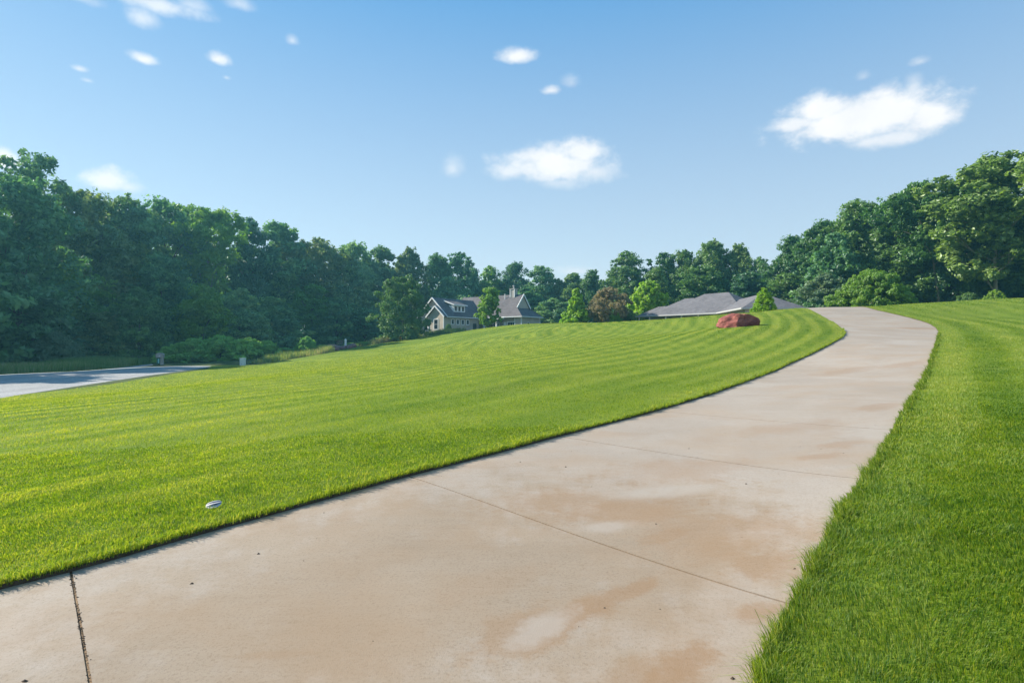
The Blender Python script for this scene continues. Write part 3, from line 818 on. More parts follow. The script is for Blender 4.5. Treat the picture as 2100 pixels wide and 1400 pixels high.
GL, GB, GR = 'tall trees of the wood along the road', 'trees of the wood behind the houses', 'tall trees of the wood beside the drive'
T = [
 (40,362,64,250,'broad',0,'leaf_shade','huge dark tree filling the edge of the photo behind the gravel road, crown top sunlit',GL),
 (82,322,76,230,'airy',0,'leaf_deep','tallest thin-branched tree rising above the dark wood by the gravel road',GL),
 (168,392,80,210,'broad',1,'leaf_olive','dark broad tree just below the thin-branched treetop',GL),
 (255,400,88,190,'broad',2,'leaf_sun','dark tree with level crown beneath the low white cloud',GL),
 (338,416,94,180,'fan',0,'leaf_shade','dark spreading tree straight above the stone mailbox',GL),
 (425,424,96,170,'forked',0,'leaf_bush','tree with pale forked trunk showing high above the roadside bushes',GL),
 (508,446,108,150,'broad',3,'leaf_deep','dark tree rising above the white utility box',GL),
 (572,458,114,135,'tall',0,'leaf_shade','narrow dark tree beside the gap where the skyline steps down',GL),
 (648,488,120,135,'fan',2,'leaf_olive','dark tree with small sky gaps above the pinkish tall grass',GL),
 (722,498,126,125,'broad',1,'leaf_shade','dark tree above the reddish rocks, its top catching yellow sun',GL),
 (776,508,132,100,'tall',1,'leaf_deep','slim dark tree just behind the big round tree, on its mailbox side',GL),
 (836,507,136,95,'broad',0,'leaf_olive','peaked tree rising straight behind the big round tree',GB),
 (898,520,140,95,'broad',2,'leaf_sun','dark tree behind the white-edged gable of the tan house',GB),
 (945,517,144,85,'tall',2,'leaf_shade','tall tree standing behind the dormer of the tan house',GB),
 (1005,545,148,90,'broad',3,'leaf_bush','rounded tree behind the middle of the tan house roof',GB),
 (1055,539,150,85,'broad',1,'leaf_deep','tree right behind the chimney of the tan house',GB),
 (1108,546,146,80,'tall',0,'leaf_shade','tree behind the far gable end of the tan house',GB),
 (1148,572,146,60,'broad',2,'leaf_olive','low tree in the dip of the skyline between the two houses',GB),
 (1178,562,140,65,'tall',1,'leaf_sun','tree behind the bright cone-shaped tree at the lawn crest',GB),
 (1216,552,136,72,'broad',0,'leaf_sun','tree between the bright cone-shaped tree and the plum-coloured tree',GB),
 (1284,515,130,125,'broad',3,'leaf_sun','big domed tree towering above the plum-coloured tree',GB),
 (1358,518,126,85,'tall',2,'leaf_sun','pointed tree above the left end of the grey ranch roof',GB),
 (1404,514,124,90,'broad',1,'leaf_sun','rounded tree above the stepped end of the grey ranch roof',GB),
 (1464,491,120,105,'broad',2,'leaf_sun','tallest tree above the main ridge of the grey ranch roof',GB),
 (1512,500,118,90,'broad',0,'leaf_sun','tree beside the tallest one above the grey ranch ridge',GB),
 (1556,526,114,80,'broad',3,'leaf_shade','low dark tree in the dip behind the small cone evergreen',GB),
 (1625,486,104,115,'broad',1,'leaf_sun','domed tree behind the garage end of the ranch roof',GB),
 (1692,456,98,120,'fan',0,'leaf_sun','tree with knobbly top just above the crest of the drive',GR),
 (1762,410,92,160,'broad',2,'leaf_sun','large tree standing straight behind the round green bush',GR),
 (1838,398,90,125,'tall',2,'leaf_sun','tall tree behind, with a pale thin-leaved top',GR),
 (1926,371,80,170,'leaner',0,'leaf_sun','tree on a leaning trunk bent towards the drive',GR),
 (1968,372,80,150,'broad',3,'leaf_sun','tree with open sky gaps between the leaning and straight trunks',GR),
 (2042,320,72,250,'trunked',0,'leaf_sun','tallest tree of the wood on a straight pale trunk',GR),
 (2135,330,74,210,'broad',0,'leaf_sun','dark tree cut off by the photo edge beside the tallest tree',GR),
]
for px, yt, Y, w, k, i, m, lab, grp in T:
    tree(px, yt, Y, w, k, i, m, lab, group=grp, rz=0.0 if k in ('trunked', 'leaner') else None)
U = [
 (50,600,66,170,'skirt',0,'leaf_deep','low dark tree at the photo edge behind the weeds of the road'),
 (212,640,72,130,'skirt',1,'leaf_olive','low dark tree with drooping leaves beside the grey-green shrub'),
 (285,590,74,120,'skirt',2,'leaf_sun','leafy green tree standing behind the mailbox, boughs reaching the ground'),
 (330,520,84,150,'broad',2,'leaf_shade','mid-height tree half hidden between taller dark trees above the mailbox'),
 (415,585,82,120,'broad',1,'leaf_bush','lighter drooping tree behind the bright roadside bushes'),
 (140,520,74,190,'broad',3,'leaf_bush','mid-height dark tree above the grey-green shrub'),
 (490,590,92,130,'skirt',0,'leaf_shade','dark low tree above the white utility box'),
 (560,610,98,130,'skirt',1,'leaf_shade','dark low tree behind the pinkish tall grass'),
 (640,585,106,90,'tall',1,'leaf_bush','lighter vine-hung narrow tree above the reddish rocks'),
 (690,610,108,110,'skirt',2,'leaf_shade','dark low tree behind the reddish rocks'),
 (748,630,110,100,'skirt',0,'leaf_shade','dark low tree touching the big round tree'),
 (925,570,134,110,'skirt',1,'leaf_shade','dark low tree behind the dormer roof'),
 (1080,590,128,110,'skirt',2,'leaf_shade','dark low tree beside the far gable end of the tan house'),
 (1135,610,120,90,'skirt',0,'leaf_shade','dark low tree between the tan house and the bright cone-shaped tree'),
 (1350,548,108,100,'broad',3,'leaf_sun','sunlit mid-height tree behind the left end of the ranch roof'),
 (1440,548,104,130,'broad',1,'leaf_sun','mid-height tree right behind the ranch ridge'),
 (1530,560,100,130,'skirt',1,'leaf_deep','dark mid-height tree behind the small cone evergreen'),
 (1610,560,96,110,'broad',2,'leaf_sun','mid-height tree behind the garage roof end'),
 (1692,560,82,110,'skirt',2,'leaf_grey','grey-green low tree beside the crest of the drive'),
 (1850,500,84,150,'broad',0,'leaf_sun','sunlit mid-height tree above the round green bush'),
 (1985,480,86,170,'broad',1,'leaf_sun','mid-height tree with low boughs next to the straight pale trunk'),
 (2105,470,88,170,'broad',2,'leaf_shade','mid-height dark tree at the photo edge'),
]
for px, yt, Y, w, k, i, m, lab in U:
    tree(px, yt, Y, w, k, i, m, lab, group='lower trees at the foot of the wood')
S = [
 (826,568,92,118,'roundtree',0,'leaf_sun','big round green tree beside the tan house','tree','tree'),
 (1006,589,94,50,'vase',0,'leaf_bright','small sunlit vase-shaped tree in front of the tan house porch','tree','tree'),
 (1182,592,84,70,'pyramid',0,'leaf_lime','bright green cone-shaped tree at the crest of the lawn','tree','tree'),
 (1249,588,82,84,'plum',0,'leaf_plum','round purple-brown tree on a thin stem at the lawn crest','tree','tree'),
 (1328,578,86,66,'maple',0,'leaf_lime','yellow-green tree beside the eave of the grey ranch roof','tree','tree'),
 (1567,591,53,48,'flame',0,'leaf_lime','small cone-shaped evergreen in front of the garage roof','conifer','evergreen'),
 (1788,552,61,146,'layered',0,'leaf_bush','large round green bush at the crest of the drive','bush','bush'),
]
for px, yt, Y, w, k, i, m, lab, nm, ct in S:
    tree(px, yt, Y, w, k, i, m, lab, nm, ct)
B = [
 (352,708,72,62,'leaf_lit','low green bush beside the mailbox'),
 (398,693,72,90,'leaf_lit','second roadside bush from the mailbox'),
 (452,687,73,96,'leaf_lit','tallest bright bush of the roadside row'),
 (506,693,74,84,'leaf_lit','bright bush right behind the white utility box'),
 (548,698,76,56,'leaf_lit','yellow-green bush at the end of the roadside row'),
 (628,690,76,44,'leaf_lit','lone bush between two patches of pinkish tall grass'),
 (585,712,78,40,'leaf_lit','low green bush amid the pinkish tall grass'),
 (664,706,86,40,'leaf_lit','green weedy bush just before the reddish rocks'),
 (775,692,93,34,'leaf_lit','small yellow-green bush before the big round tree'),
 (716,702,88,34,'leaf_lit','small bright bush behind the white post'),
 (748,700,90,34,'leaf_lit','weedy bush beyond the reddish rocks'),
 (800,684,94,50,'leaf_bush','low bush under the big round tree'),
 (849,668,100,28,'leaf_bright','small bright bush beside the grey garden fence'),
 (920,664,99,16,'leaf_shade','small dark shrub at the corner of the tan house'),
 (112,680,63,96,'leaf_grey','grey-green shrub in front of the dark wood'),
 (1262,640,80,30,'leaf_bright','low bright bush at the foot of the plum-coloured tree'),
 (1288,632,84,50,'leaf_sun','dark green bush between the plum-coloured and yellow-green trees'),
 (2040,594,70,40,'leaf_bright','small bright bush at the foot of the straight pale trunk'),
 (1985,600,72,50,'leaf_sun','low leafy shrub between the two trunks of the wood'),
]
for k, (px, yt, Y, w, m, lab) in enumerate(B):
    tree(px, yt, Y, w, 'mound', k, m, lab, 'bush', 'bush', 'bushes at the foot of the wood')

# two trunks that show at the edge of the wood
def bare_trunk(px, Y, pts, rad, label):
    X = (px - CX) / F * Y; z = tz(X, Y)
    o = empty('tree_trunk', (X, Y, z - .1)); m = MB(); m.tube(pts, rad, 10)
    return o, m

# the deep wood behind: one mass
def wood():
    g = random.Random(11); vs, lr, cl = [], [], []
    spots = []
    for Y in np.arange(22, 130, 7.5):                      # along the road, beyond the first row
        for k in range(3): spots.append((-70 - k * 9 + g.uniform(-3, 3) + max(0, Y - 95) * .55, Y + g.uniform(-3, 3), g.uniform(17, 21)))
    for Y in np.arange(14, 58, 6.0): spots.append((-58 + g.uniform(-2, 2), Y + g.uniform(-2, 2), g.uniform(20, 23) if Y > 46 else g.uniform(12, 16)))
    for X in np.arange(-55, 62, 7.5):
        for k in range(2): spots.append((X + g.uniform(-3, 3), 158 + k * 9 + g.uniform(-3, 3) - max(0, X - 10) * .45, g.uniform(13, 16.5)))
    for X in np.arange(52, 100, 7.5):
        for k in range(2): spots.append((X + g.uniform(-3, 3), 90 + k * 10 + g.uniform(-3, 3), g.uniform(14, 17)))
    keys = ['broad', 'skirt', 'tall']
    for j, (x, y, h) in enumerate(spots):
        cr = KIND[keys[j % 3]][j % 3][0]; v = cr['v'][j % 2::2]
        a = g.uniform(0, 6.28); c, s = math.cos(a), math.sin(a)
        w = h * .9
        q = np.stack([(v[..., 0] * c - v[..., 1] * s), (v[..., 0] * s + v[..., 1] * c), v[..., 2]], -1)
        ctr = q.mean(1, keepdims=True); q = ctr + (q - ctr) * 1.35
        q = q * np.array([w, w, h]) + np.array([x, y, tz(x, y)])
        vs.append(q); lr.append(cr['lr'][j % 2::2]); cl.append(cr['clump'][j % 2::2])
    me = crown_mesh('woods', dict(v=np.concatenate(vs), lr=np.concatenate(lr), clump=np.concatenate(cl)), M['leaf_shade'])
    tag(link(bpy.data.objects.new('woods', me)), 'deep dark wood behind the first rows of trees', kind='stuff')
    # undergrowth along its foot
    vs, lr, cl = [], [], []
    line = [(-62,40),(-62,58),(-57,70),(-52,84),(-46,98),(-38,112),(-26,124),(-10,134),(10,136),(26,128),(40,112),(50,96),(56,84)]
    line2 = [(38,79),(46,83),(54,85),(62,87),(72,90),(84,94)]
    for ln, st in ((line, 3.2), (line2, 2.6)):
        for (x, y) in resample(ln, st):
            cr = KIND['mound'][g.randrange(3)][0]; v = cr['v'][::2]; a = g.uniform(0, 6.28); c, s = math.cos(a), math.sin(a)
            x += g.uniform(-1.5, 1.5); y += g.uniform(-1.5, 1.5); w = g.uniform(2.0, 3.2); h = g.uniform(1.8, 4.2)
            q = np.stack([(v[..., 0] * c - v[..., 1] * s), (v[..., 0] * s + v[..., 1] * c), v[..., 2]], -1)
            ctr = q.mean(1, keepdims=True); q = ctr + (q - ctr) * 1.15
            vs.append(q * np.array([w, w, h]) + np.array([x, y, tz(x, y)])); lr.append(cr['lr'][::2]); cl.append(cr['clump'][::2])
    me = crown_mesh('undergrowth', dict(v=np.concatenate(vs), lr=np.concatenate(lr), clump=np.concatenate(cl)), M['leaf_shade'])
    tag(link(bpy.data.objects.new('undergrowth', me)), 'leafy undergrowth along the foot of the wood', kind='stuff')
wood()

# tall unmown grass and weeds
def weeds(name, line_px, width, n, hmin, hmax, tint, label, behind=1.0, skip=None):
    ln = resample([at(*p) for p in line_px], .5); m = len(ln)
    i = rng.integers(0, m - 1, n); t = rng.random(n)[:, None]
    p = ln[i] * (1 - t) + ln[i + 1] * t
    d = ln[i + 1] - ln[i]; d /= np.linalg.norm(d, axis=1)[:, None]
    nx = np.c_[-d[:, 1], d[:, 0]] * behind
    p = p + nx * (rng.random((n, 1)) ** 1.2 * width)
    dens = vnoise(p[:, 0] * .35, p[:, 1] * .35, 31)
    k = dens + rng.normal(0, .4, n) > -.35
    if skip is not None: k &= ~((abs(p[:, 1] - skip[1]) < 5.0) & (p[:, 0] > skip[0] - .9))
    p = p[k]; dens = dens[k]; n = len(p)
    h = rng.uniform(hmin, hmax, n) * (1 + .35 * dens)
    col = np.clip(tint + .35 * vnoise(p[:, 0] * .22, p[:, 1] * .22, 41) + rng.normal(0, .16, n), 0, 1)
    blades(name, p[:, 0], p[:, 1], h, rng.uniform(.02, .05, n), col, rng.uniform(0, 6.28, n), np.abs(rng.normal(.2, .15, n)), M['weed'], True, 0, label)
weeds('tall_grass', [(556,743.5),(600,735),(640,729),(700,717),(780,704),(870,690),(925,682.5)], 3.0, 17000, .35, .9, .56, 'pinkish tan tall grass along the edge of the lawn', skip=at(702,715))
weeds('weeds', [(-120,775),(0,768),(140,762),(240,755),(312,746)], 7.0, 34000, .3, 1.0, .32, 'green weeds between the gravel road and the wood')

# ------------------------------------------------------------------ tan house
def window(parent, mb_axis, c, w, h, z, face, grid=(1, 2), trim=.15):
    """frame (child) with its pane below it. mb_axis 'x': wall plane x=c[0] facing +x ; 'y': wall plane y=c facing -y"""
    fr, gl = MB(), MB()
    def bx(m, u0, u1, z0, z1, d0, d1):
        if mb_axis == 'y': m.box(face + u0, face + u1, c - d1, c - d0, z0, z1)
        else: m.box(c + d0, c + d1, face + u0, face + u1, z0, z1)
    bx(fr, -w/2 - trim, -w/2, z - h/2 - trim, z + h/2 + trim, -.02, .06); bx(fr, w/2, w/2 + trim, z - h/2 - trim, z + h/2 + trim, -.02, .06)
    bx(fr, -w/2, w/2, z + h/2, z + h/2 + trim, -.02, .058); bx(fr, -w/2, w/2, z - h/2 - trim, z - h/2, -.02, .075)
    for k in range(1, grid[1]): zz = z - h/2 + h * k / grid[1]; bx(fr, -w/2, w/2, zz - .025, zz + .025, 0, .035)
    for k in range(1, grid[0]): uu = -w/2 + w * k / grid[0]; bx(fr, uu - .025, uu + .025, z - h/2, z + h/2, 0, .033)
    bx(gl, -w/2, w/2, z - h/2, z + h/2, -.02, .012)
    f = fr.build('window', M['white'], parent); gl.build('pane', M['glass'], f)

def tan_house():
    H = empty('house', (-11.9, 103.0, 3.2), -math.atan2(.6, .8))
    tag(H, 'tan sided house with steep brown roof, dormer and chimney behind the lawn', 'house')
    he = 3.3
    # walls: garage wing, its front bay, the main block with a recessed porch
    w = MB()
    w.box(-7, 0, 0, 9, -.8, he)
    w.poly([(-7, -.002, he), (0, -.002, he), (-3.5, -.002, 6.75)])
    w.box(-3.9, -.03, -.9, 0, -.8, he); w.poly([(-3.9, -.902, he), (-.03, -.902, he), (-1.96, -.902, 5.1)])
    w.build('wall', M['siding'], H)
    w = MB()
    w.box(-6.5, 0, 11.2, 15.1, -.8, he); w.box(0, 5.6, 11.2, 15.1, -.8, he); w.box(5.6, 8.8, 9.5, 15.1, -.8, he); w.box(8.8, 10.3, 9.0, 15.1, -.8, he)
    w.poly([(-6.5, 9.0, he), (-6.5, 15.1, he), (-6.5, 12.0, 7.3)])
    w.build('wall', M['siding'], H)
    g = MB(); pm = 1.26
    ye, yb, yr, zr = 8.55, 15.5, 12.02, 7.68
    zg = 5.0; yg0 = ye + (zg - he) / pm; yg1 = yb - (zg - he) / pm
    g.poly([(8.45, yg0, zg - .1), (8.45, yg1, zg - .1), (8.45, yr, zr - .15)]); g.build('gable', M['siding'], H)
    # roofs
    r = MB()
    r.slab([(-6.9, ye, he), (10.75, ye, he), (8.7, yg0, zg), (8.7, yr, zr), (-6.9, yr, zr)], .16)
    r.slab([(-6.9, yb, he), (-6.9, yr, zr), (8.7, yr, zr), (8.7, yg1, zg), (10.75, yb, he)], .16)
    r.slab([(10.75, ye, he + .004), (10.75, yb, he + .004), (8.4, yg1, zg + .004), (8.4, yg0, zg + .004)], .16)
    r.slab([(.42, -.4, he - .10), (.42, 11.7, he - .10), (-3.5, 11.7, 6.86), (-3.5, -.4, 6.86)], .16)
    r.slab([(-7.42, -.4, he - .10), (-3.5, -.4, 6.86), (-3.5, 11.7, 6.86), (-7.42, 11.7, he - .10)], .16)
    r.slab([(.38, -1.25, he - .12), (.38, .6, he - .12), (-1.96, 1.6, 5.22), (-1.96, -1.25, 5.22)], .14)
    r.slab([(-4.3, -1.25, he - .12), (-1.96, -1.25, 5.22), (-1.96, 1.6, 5.22), (-4.3, .6, he - .12)], .14)
    roof = r.build('roof', M['roof1'], H)
    # rakes, fascia, gutters
    t = MB()
    for a, b in (((.46, -.42, he - .22), (-3.5, -.42, 6.76)), ((-7.46, -.42, he - .22), (-3.5, -.42, 6.76)),
                 ((.42, -1.27, he - .22), (-1.96, -1.27, 5.12)), ((-4.34, -1.27, he - .22), (-1.96, -1.27, 5.12)),
                 ((8.73, yg0 - .1, zg - .05), (8.73, yr, zr - .1)), ((8.73, yg1 + .1, zg - .05), (8.73, yr, zr - .1))):
        t.bar(a, b, .10, .24)
    t.bar((.48, -.4, he - .2), (.48, 8.6, he - .2), .12, .16)
    t.bar((-.2, ye - .06, he - .1), (10.8, ye - .06, he - .1), .12, .16)
    t.bar((10.82, ye, he - .1), (10.82, yb, he - .1), .12, .16)
    t.bar((-.02, -.93, -.8), (-.02, -.93, he), .16, .16); t.bar((-3.9, -.93, -.8), (-3.9, -.93, he), .14, .14)
    t.bar((10.3, 9.0, -.8), (10.3, 9.0, he), .16, .16); t.bar((10.3, 15.1, -.8), (10.3, 15.1, he), .16, .16); t.bar((8.8, 9.0, -.8), (8.8, 9.0, he), .12, .12)
    t.build('trim', M['white'], H)
    # dormer
    d = MB()
    d.box(-2.6, -.62, 2.4, 5.6, 3.9, 5.45); dm = d.build('dormer', M['white'], H)
    dr = MB(); dr.slab([(-.25, 2.15, 5.5), (-.25, 5.85, 5.5), (-3.3, 5.85, 6.52), (-3.3, 2.15, 6.52)], .10)
    dr.build('dormer_roof', M['roof1'], dm)
    f = MB(); f.bar((-.22, 2.12, 5.44), (-.22, 5.88, 5.44), .08, .2); f.bar((-.22, 2.12, 5.44), (-2.9, 2.12, 6.33), .08, .18); f.build('fascia', M['white'], dm)
    for y in (3.0, 4.0, 5.0): 
        g2 = MB(); g2.box(-.62, -.60, y - .27, y + .27, 4.35, 5.2); g2.build('pane', M['glass'], dm)
    ch = MB(); ch.box(5.75, 6.85, 11.55, 12.5, 6.4, 8.7); ch.box(5.65, 6.95, 11.45, 12.6, 8.7, 8.85); c = ch.build('chimney', M['siding2'], H)
    ct = MB()
    for xx in (5.8, 6.8):
        ct = MB(); ct.box(xx - .07, xx + .07, 11.48, 11.552, 7.1, 8.7); ct.build('corner_trim', M['white'], c)
    fl = MB(); fl.tube([(6.3, 12.02, 8.85), (6.3, 12.02, 9.3)], [.16, .16], 10); fl.tube([(6.3, 12.02, 9.3), (6.3, 12.02, 9.45)], [.26, .2], 10); fl.build('flue', M['gutter'], c)
    v = MB(); v.tube([(4.6, 11.4, 6.6), (4.6, 11.4, 7.9)], [.07, .07], 8); v.build('vent_pipe', M['white'], roof)
    # porch
    p = MB(); p.box(0, 5.6, 8.7, 11.2, -.8, .05); p.build('porch_floor', M['cut_stone'], H)
    for a in (1.5, 4.5):
        c2 = MB(); c2.box(a - .13, a + .13, 8.72, 8.98, .05, he - .15); c2.box(a - .2, a + .2, 8.65, 9.05, .05, .35); c2.box(a - .19, a + .19, 8.66, 9.04, he - .42, he - .2)
        c2.build('column', M['white'], H)
    b = MB(); b.box(4.0, 6.6, 8.2, 8.55, he - .45, he - .22); b.build('porch_beam', M['white'], H)
    # openings
    window(H, 'y', -.902, .95, 1.75, 1.75, -1.95)
    window(H, 'y', -.002, .9, 1.75, 1.6, -5.5)
    window(H, 'y', -.002, .6, .9, 4.5, -4.2)
    for y in (1.45, 2.85, 4.25, 5.65): window(H, 'x', 0.002, .55, .8, 2.25, y, (1, 1))
    window(H, 'x', 10.302, .5, 1.5, 1.4, 11.2, (1, 1), .07)
    window(H, 'y', 11.198, 1.3, 2.0, 1.2, .9, (1, 1)); window(H, 'y', 11.198, 1.3, 2.0, 1.2, 2.6, (1, 1)); window(H, 'y', 11.198, 1.0, 1.5, 1.4, 4.7, (2, 2))
    window(H, 'y', 9.498, 1.7, 2.2, 1.1, 7.6, (3, 3), .2)
    dp = MB(); dp.box(5.85, 6.35, 9.46, 9.5, 0, 2.3); dp.build('door', M['white'], H)
    fd = MB(); fd.box(.0, .05, 7.2, 8.2, 0, 2.1); fd.build('door', M['dark'], H)
tan_house()

def ranch_house():
    O = (26.5, 72.5, 0); z0 = 2.85
    ang = math.atan2(-.62, -.785)                               # local x along +n ... built in world axes below
    Hs = empty('ranch_house', (26.5, 72.5, z0))
    tag(Hs, 'low ranch house with grey stepped hip roof mostly hidden below the lawn crest', 'house')
    m = np.array([-.62, .785]); n = np.array([.785, .62])
    def W(a, b, z): q = m * a + n * b; return (q[0], q[1], z)
    ze = 5.52 - z0; pit = .60
    def hip(mb, a0, a1, b0, b1, zz, pit):
        hw = (b1 - b0) / 2; zr = zz + hw * pit; bm_ = (b0 + b1) / 2
        A, B_, C, D = W(a0, b0, zz), W(a1, b0, zz), W(a1, b1, zz), W(a0, b1, zz)
        r0, r1 = W(a0 + hw, bm_, zr), W(a1 - hw, bm_, zr)
        for q in ((A, r0, r1, B_), (B_, r1, C), (C, r1, r0, D), (D, r0, A)): mb.slab(q, .12)
    r = MB()
    hip(r, -3.7, 10.0, 0, 10.0, ze, pit); hip(r, 2.0, 11.7, -.02, 8.2, ze - .004, pit); hip(r, 6.0, 13.2, -.04, 4.6, ze - .008, pit)
    # garage wing towards the viewer
    E1 = np.array([25.45 - 26.5, 62.0 - 72.5]); e = np.array([1.0, -.03]); e /= np.linalg.norm(e); wv = np.array([.1, .995]); wd = 7.05
    def G(a, b, z): q = E1 + e * a + wv * b; return (q[0], q[1], z)
    hw = wd / 2; zr = ze + hw * .53
    a0, a1 = G(0, 0, ze), G(wd, 0, ze); b0, b1 = G(0, 14, ze), G(wd, 14, ze); r0, r1 = G(hw, hw, zr), G(hw, 14, zr)
    r.slab((a0, a1, r0), .12); r.slab((a0, r0, r1, b0), .12); r.slab((a1, b1, r1, r0), .12)
    r.build('roof', M['roof2'], Hs)
    w = MB()
    def quadwall(pts):
        for p, q in zip(pts, pts[1:] + pts[:1]): w.poly([(*p[:2], -.6), (*q[:2], -.6), (*q[:2], ze - .08), (*p[:2], ze - .08)])
    quadwall([W(-3, 1.9, 0), W(12.4, 1.9, 0), W(12.4, 4, 0), W(9, 9.4, 0), W(-3, 9.4, 0)])
    quadwall([G(.5, .5, 0), G(wd - .5, .5, 0), G(wd - .5, 11, 0), G(.5, 11, 0)])
    w.build('wall', M['siding2'], Hs)
    g = MB()
    for p, q in ((W(-.2, -.1, ze - .06), W(13.25, -.1, ze - .06)), (W(13.28, -.1, ze - .06), W(13.28, 4.6, ze - .06)),
                 (G(-.06, -.06, ze - .06), G(wd + .06, -.06, ze - .06)), (G(-.06, -.06, ze - .06), G(-.06, 10.8, ze - .06)), (G(wd + .06, -.06, ze - .06), G(wd + .06, 11, ze - .06))):
        g.bar(p, q, .13, .17)
    g.build('gutter', M['gutter'], Hs)
    s = MB(); s.slab([G(.02, .02, ze - .13), G(wd - .02, .02, ze - .13), G(wd - .02, 10, ze - .13), G(.02, 10, ze - .13)], .04)
    s.slab([W(-1, 0, ze - .13), W(13.1, 0, ze - .13), W(13.1, 2, ze - .13), W(-1, 2, ze - .13)], .04); s.build('soffit', M['gutter'], Hs)
    for a in (12.9, 11.0, 8.2, 5.6, 3.0):
        c = MB(); q = W(a, .35, 0); c.box(q[0] - .09, q[0] + .09, q[1] - .09, q[1] + .09, -.4, ze - .16); c.build('porch_post', M['white'], Hs)
    for a in (9.6, 6.8):
        c = MB(); p, q = W(a - .7, 1.86, 0), W(a + .7, 1.86, 0); c.bar((p[0], p[1], 1.3), (q[0], q[1], 1.3), .05, 1.9); c.build('window', M['glass'], Hs)
    c = MB(); p, q = G(1.3, .46, 0), G(wd - 1.3, .46, 0); c.bar((p[0], p[1], 1.05), (q[0], q[1], 1.05), .05, 2.15); c.build('garage_door', M['white'], Hs)
ranch_house()

# ------------------------------------------------------------------ rocks
def rock(name, loc, size, seed, mat, rz=0.0, shape=None, sub=5, cut=None):
    bm = bmesh.new(); bmesh.ops.create_icosphere(bm, subdivisions=sub, radius=1)
    g = np.random.default_rng(seed)
    planes = [(Vector(g.normal(size=3)).normalized(), g.uniform(.62, .92)) for _ in range(11)]
    if cut: planes = [(Vector(c[:3]).normalized(), c[3]) for c in cut]
    from mathutils import noise as mn
    for v in bm.verts:
        p = v.co.copy()
        for nrm, d in planes:
            k = p.dot(nrm) - d
            if k > 0: p -= nrm * k * (.95 if cut else .82)
        if shape: p = shape(p)
        q = p * 2.2 + Vector((seed * 3.1, 0, 0))
        p += p.normalized() * (mn.fractal(q, 1.0, 2.0, 5) * (.055 if cut else .07))
        if cut and p.x < .15: p += Vector((-.6, -.6, .2)) * (mn.noise(Vector((p.x * 5 + p.y * 5, p.y * 3, p.z * 1.2))) * .10)
        v.co = p
    me = bpy.data.meshes.new(name); bm.to_mesh(me); bm.free()
    me.polygons.foreach_set('use_smooth', [True] * len(me.polygons)); me.materials.append(M[mat])
    o = link(bpy.data.objects.new(name, me)); o.scale = size; o.location = loc; o.rotation_euler = (0, 0, rz)
    return o
bx, by = at(1512, 670)
def bshape(p):
    p = p.copy()
    if p.x > .25: p.z *= .93; p.y *= .85                       # rounded lower lobe at one end, broken face at the other
    if -.05 < p.x < .3 and p.z > .2: p.z -= .10 * (1 - abs(p.x - .12) / .18 if abs(p.x - .12) < .18 else 0)
    if p.x < -.3: p.z *= 1 - (-.3 - p.x) * .55
    return p
o = rock('boulder', (bx + .03, by + .1, tz(bx, by) + .30), (1.36, .90, .74), 4, 'red_rock', R(4), bshape, 6,
         [(-.80,-.58,.22,.52), (.22,-.96,.12,.60), (-.52,-.05,.85,.58), (.05,-.1,1,.68), (-.9,.2,.1,.80), (.5,-.7,-.3,.75), (.55,-.2,.8,.82)])
tag(o, 'large red sandstone boulder lying alone on the striped lawn', 'boulder')
for k, (px, py, sx, sy, sz, lab) in enumerate([
        (680,717,1.0,.8,.62,'largest pinkish rock at the mailbox end of the rock row'), (688,719,.6,.5,.36,'low pink rock in front of the largest pinkish rock'),
        (694,716,.62,.5,.42,'dark purple rock under the brown board'), (702,716,.6,.5,.36,'purple rock next under the white post'),
        (709,714.5,.6,.5,.42,'grey-green rock just past the white post'), (717,714,.5,.45,.40,'small tilted rock near the far end of the rock row'), (724,712.5,.62,.5,.50,'dark rock at the house end of the rock row')]):
    x, y = at(px, py); o = rock('rock', (x, y, tz(x, y) + sz * .35), (sx, sy, sz), 20 + k, 'purple_rock', k * .7, sub=4)
    tag(o, lab, 'rock', 'row of reddish rocks at the lawn edge')
x, y = at(698, 715); z = tz(x, y)
o = empty('sign', (x - .2, y + .6, z)); tag(o, 'weathered brown board standing behind the reddish rocks', 'sign')
m = MB(); m.box(-.5, .45, -.03, .03, .62, 1.3); m.build('board', plain('weathered_board', (.10,.085,.06), .9, .4, 5, .3), o, bevel=.01)
for sx in (-.42, .36):
    m = MB(); m.box(sx - .04, sx + .04, .032, .11, -.1, 1.34); m.build('leg', M['bark'], o)
o = empty('post', (x + .62, y + .55, z)); tag(o, 'short white post rising behind the reddish rocks', 'post')
m = MB(); m.box(-.13, .13, -.13, .13, -.1, 1.3); m.build('shaft', M['white'], o, bevel=.01)
m = MB(); m.box(-.17, .17, -.17, .17, 1.3, 1.36); m.v += [(-.14,-.14,1.36),(.14,-.14,1.36),(.14,.14,1.36),(-.14,.14,1.36),(0,0,1.5)]; b = len(m.v) - 5
m.f += [(b, b+1, b+4), (b+1, b+2, b+4), (b+2, b+3, b+4), (b+3, b, b+4)]; m.build('cap', M['white'], o)

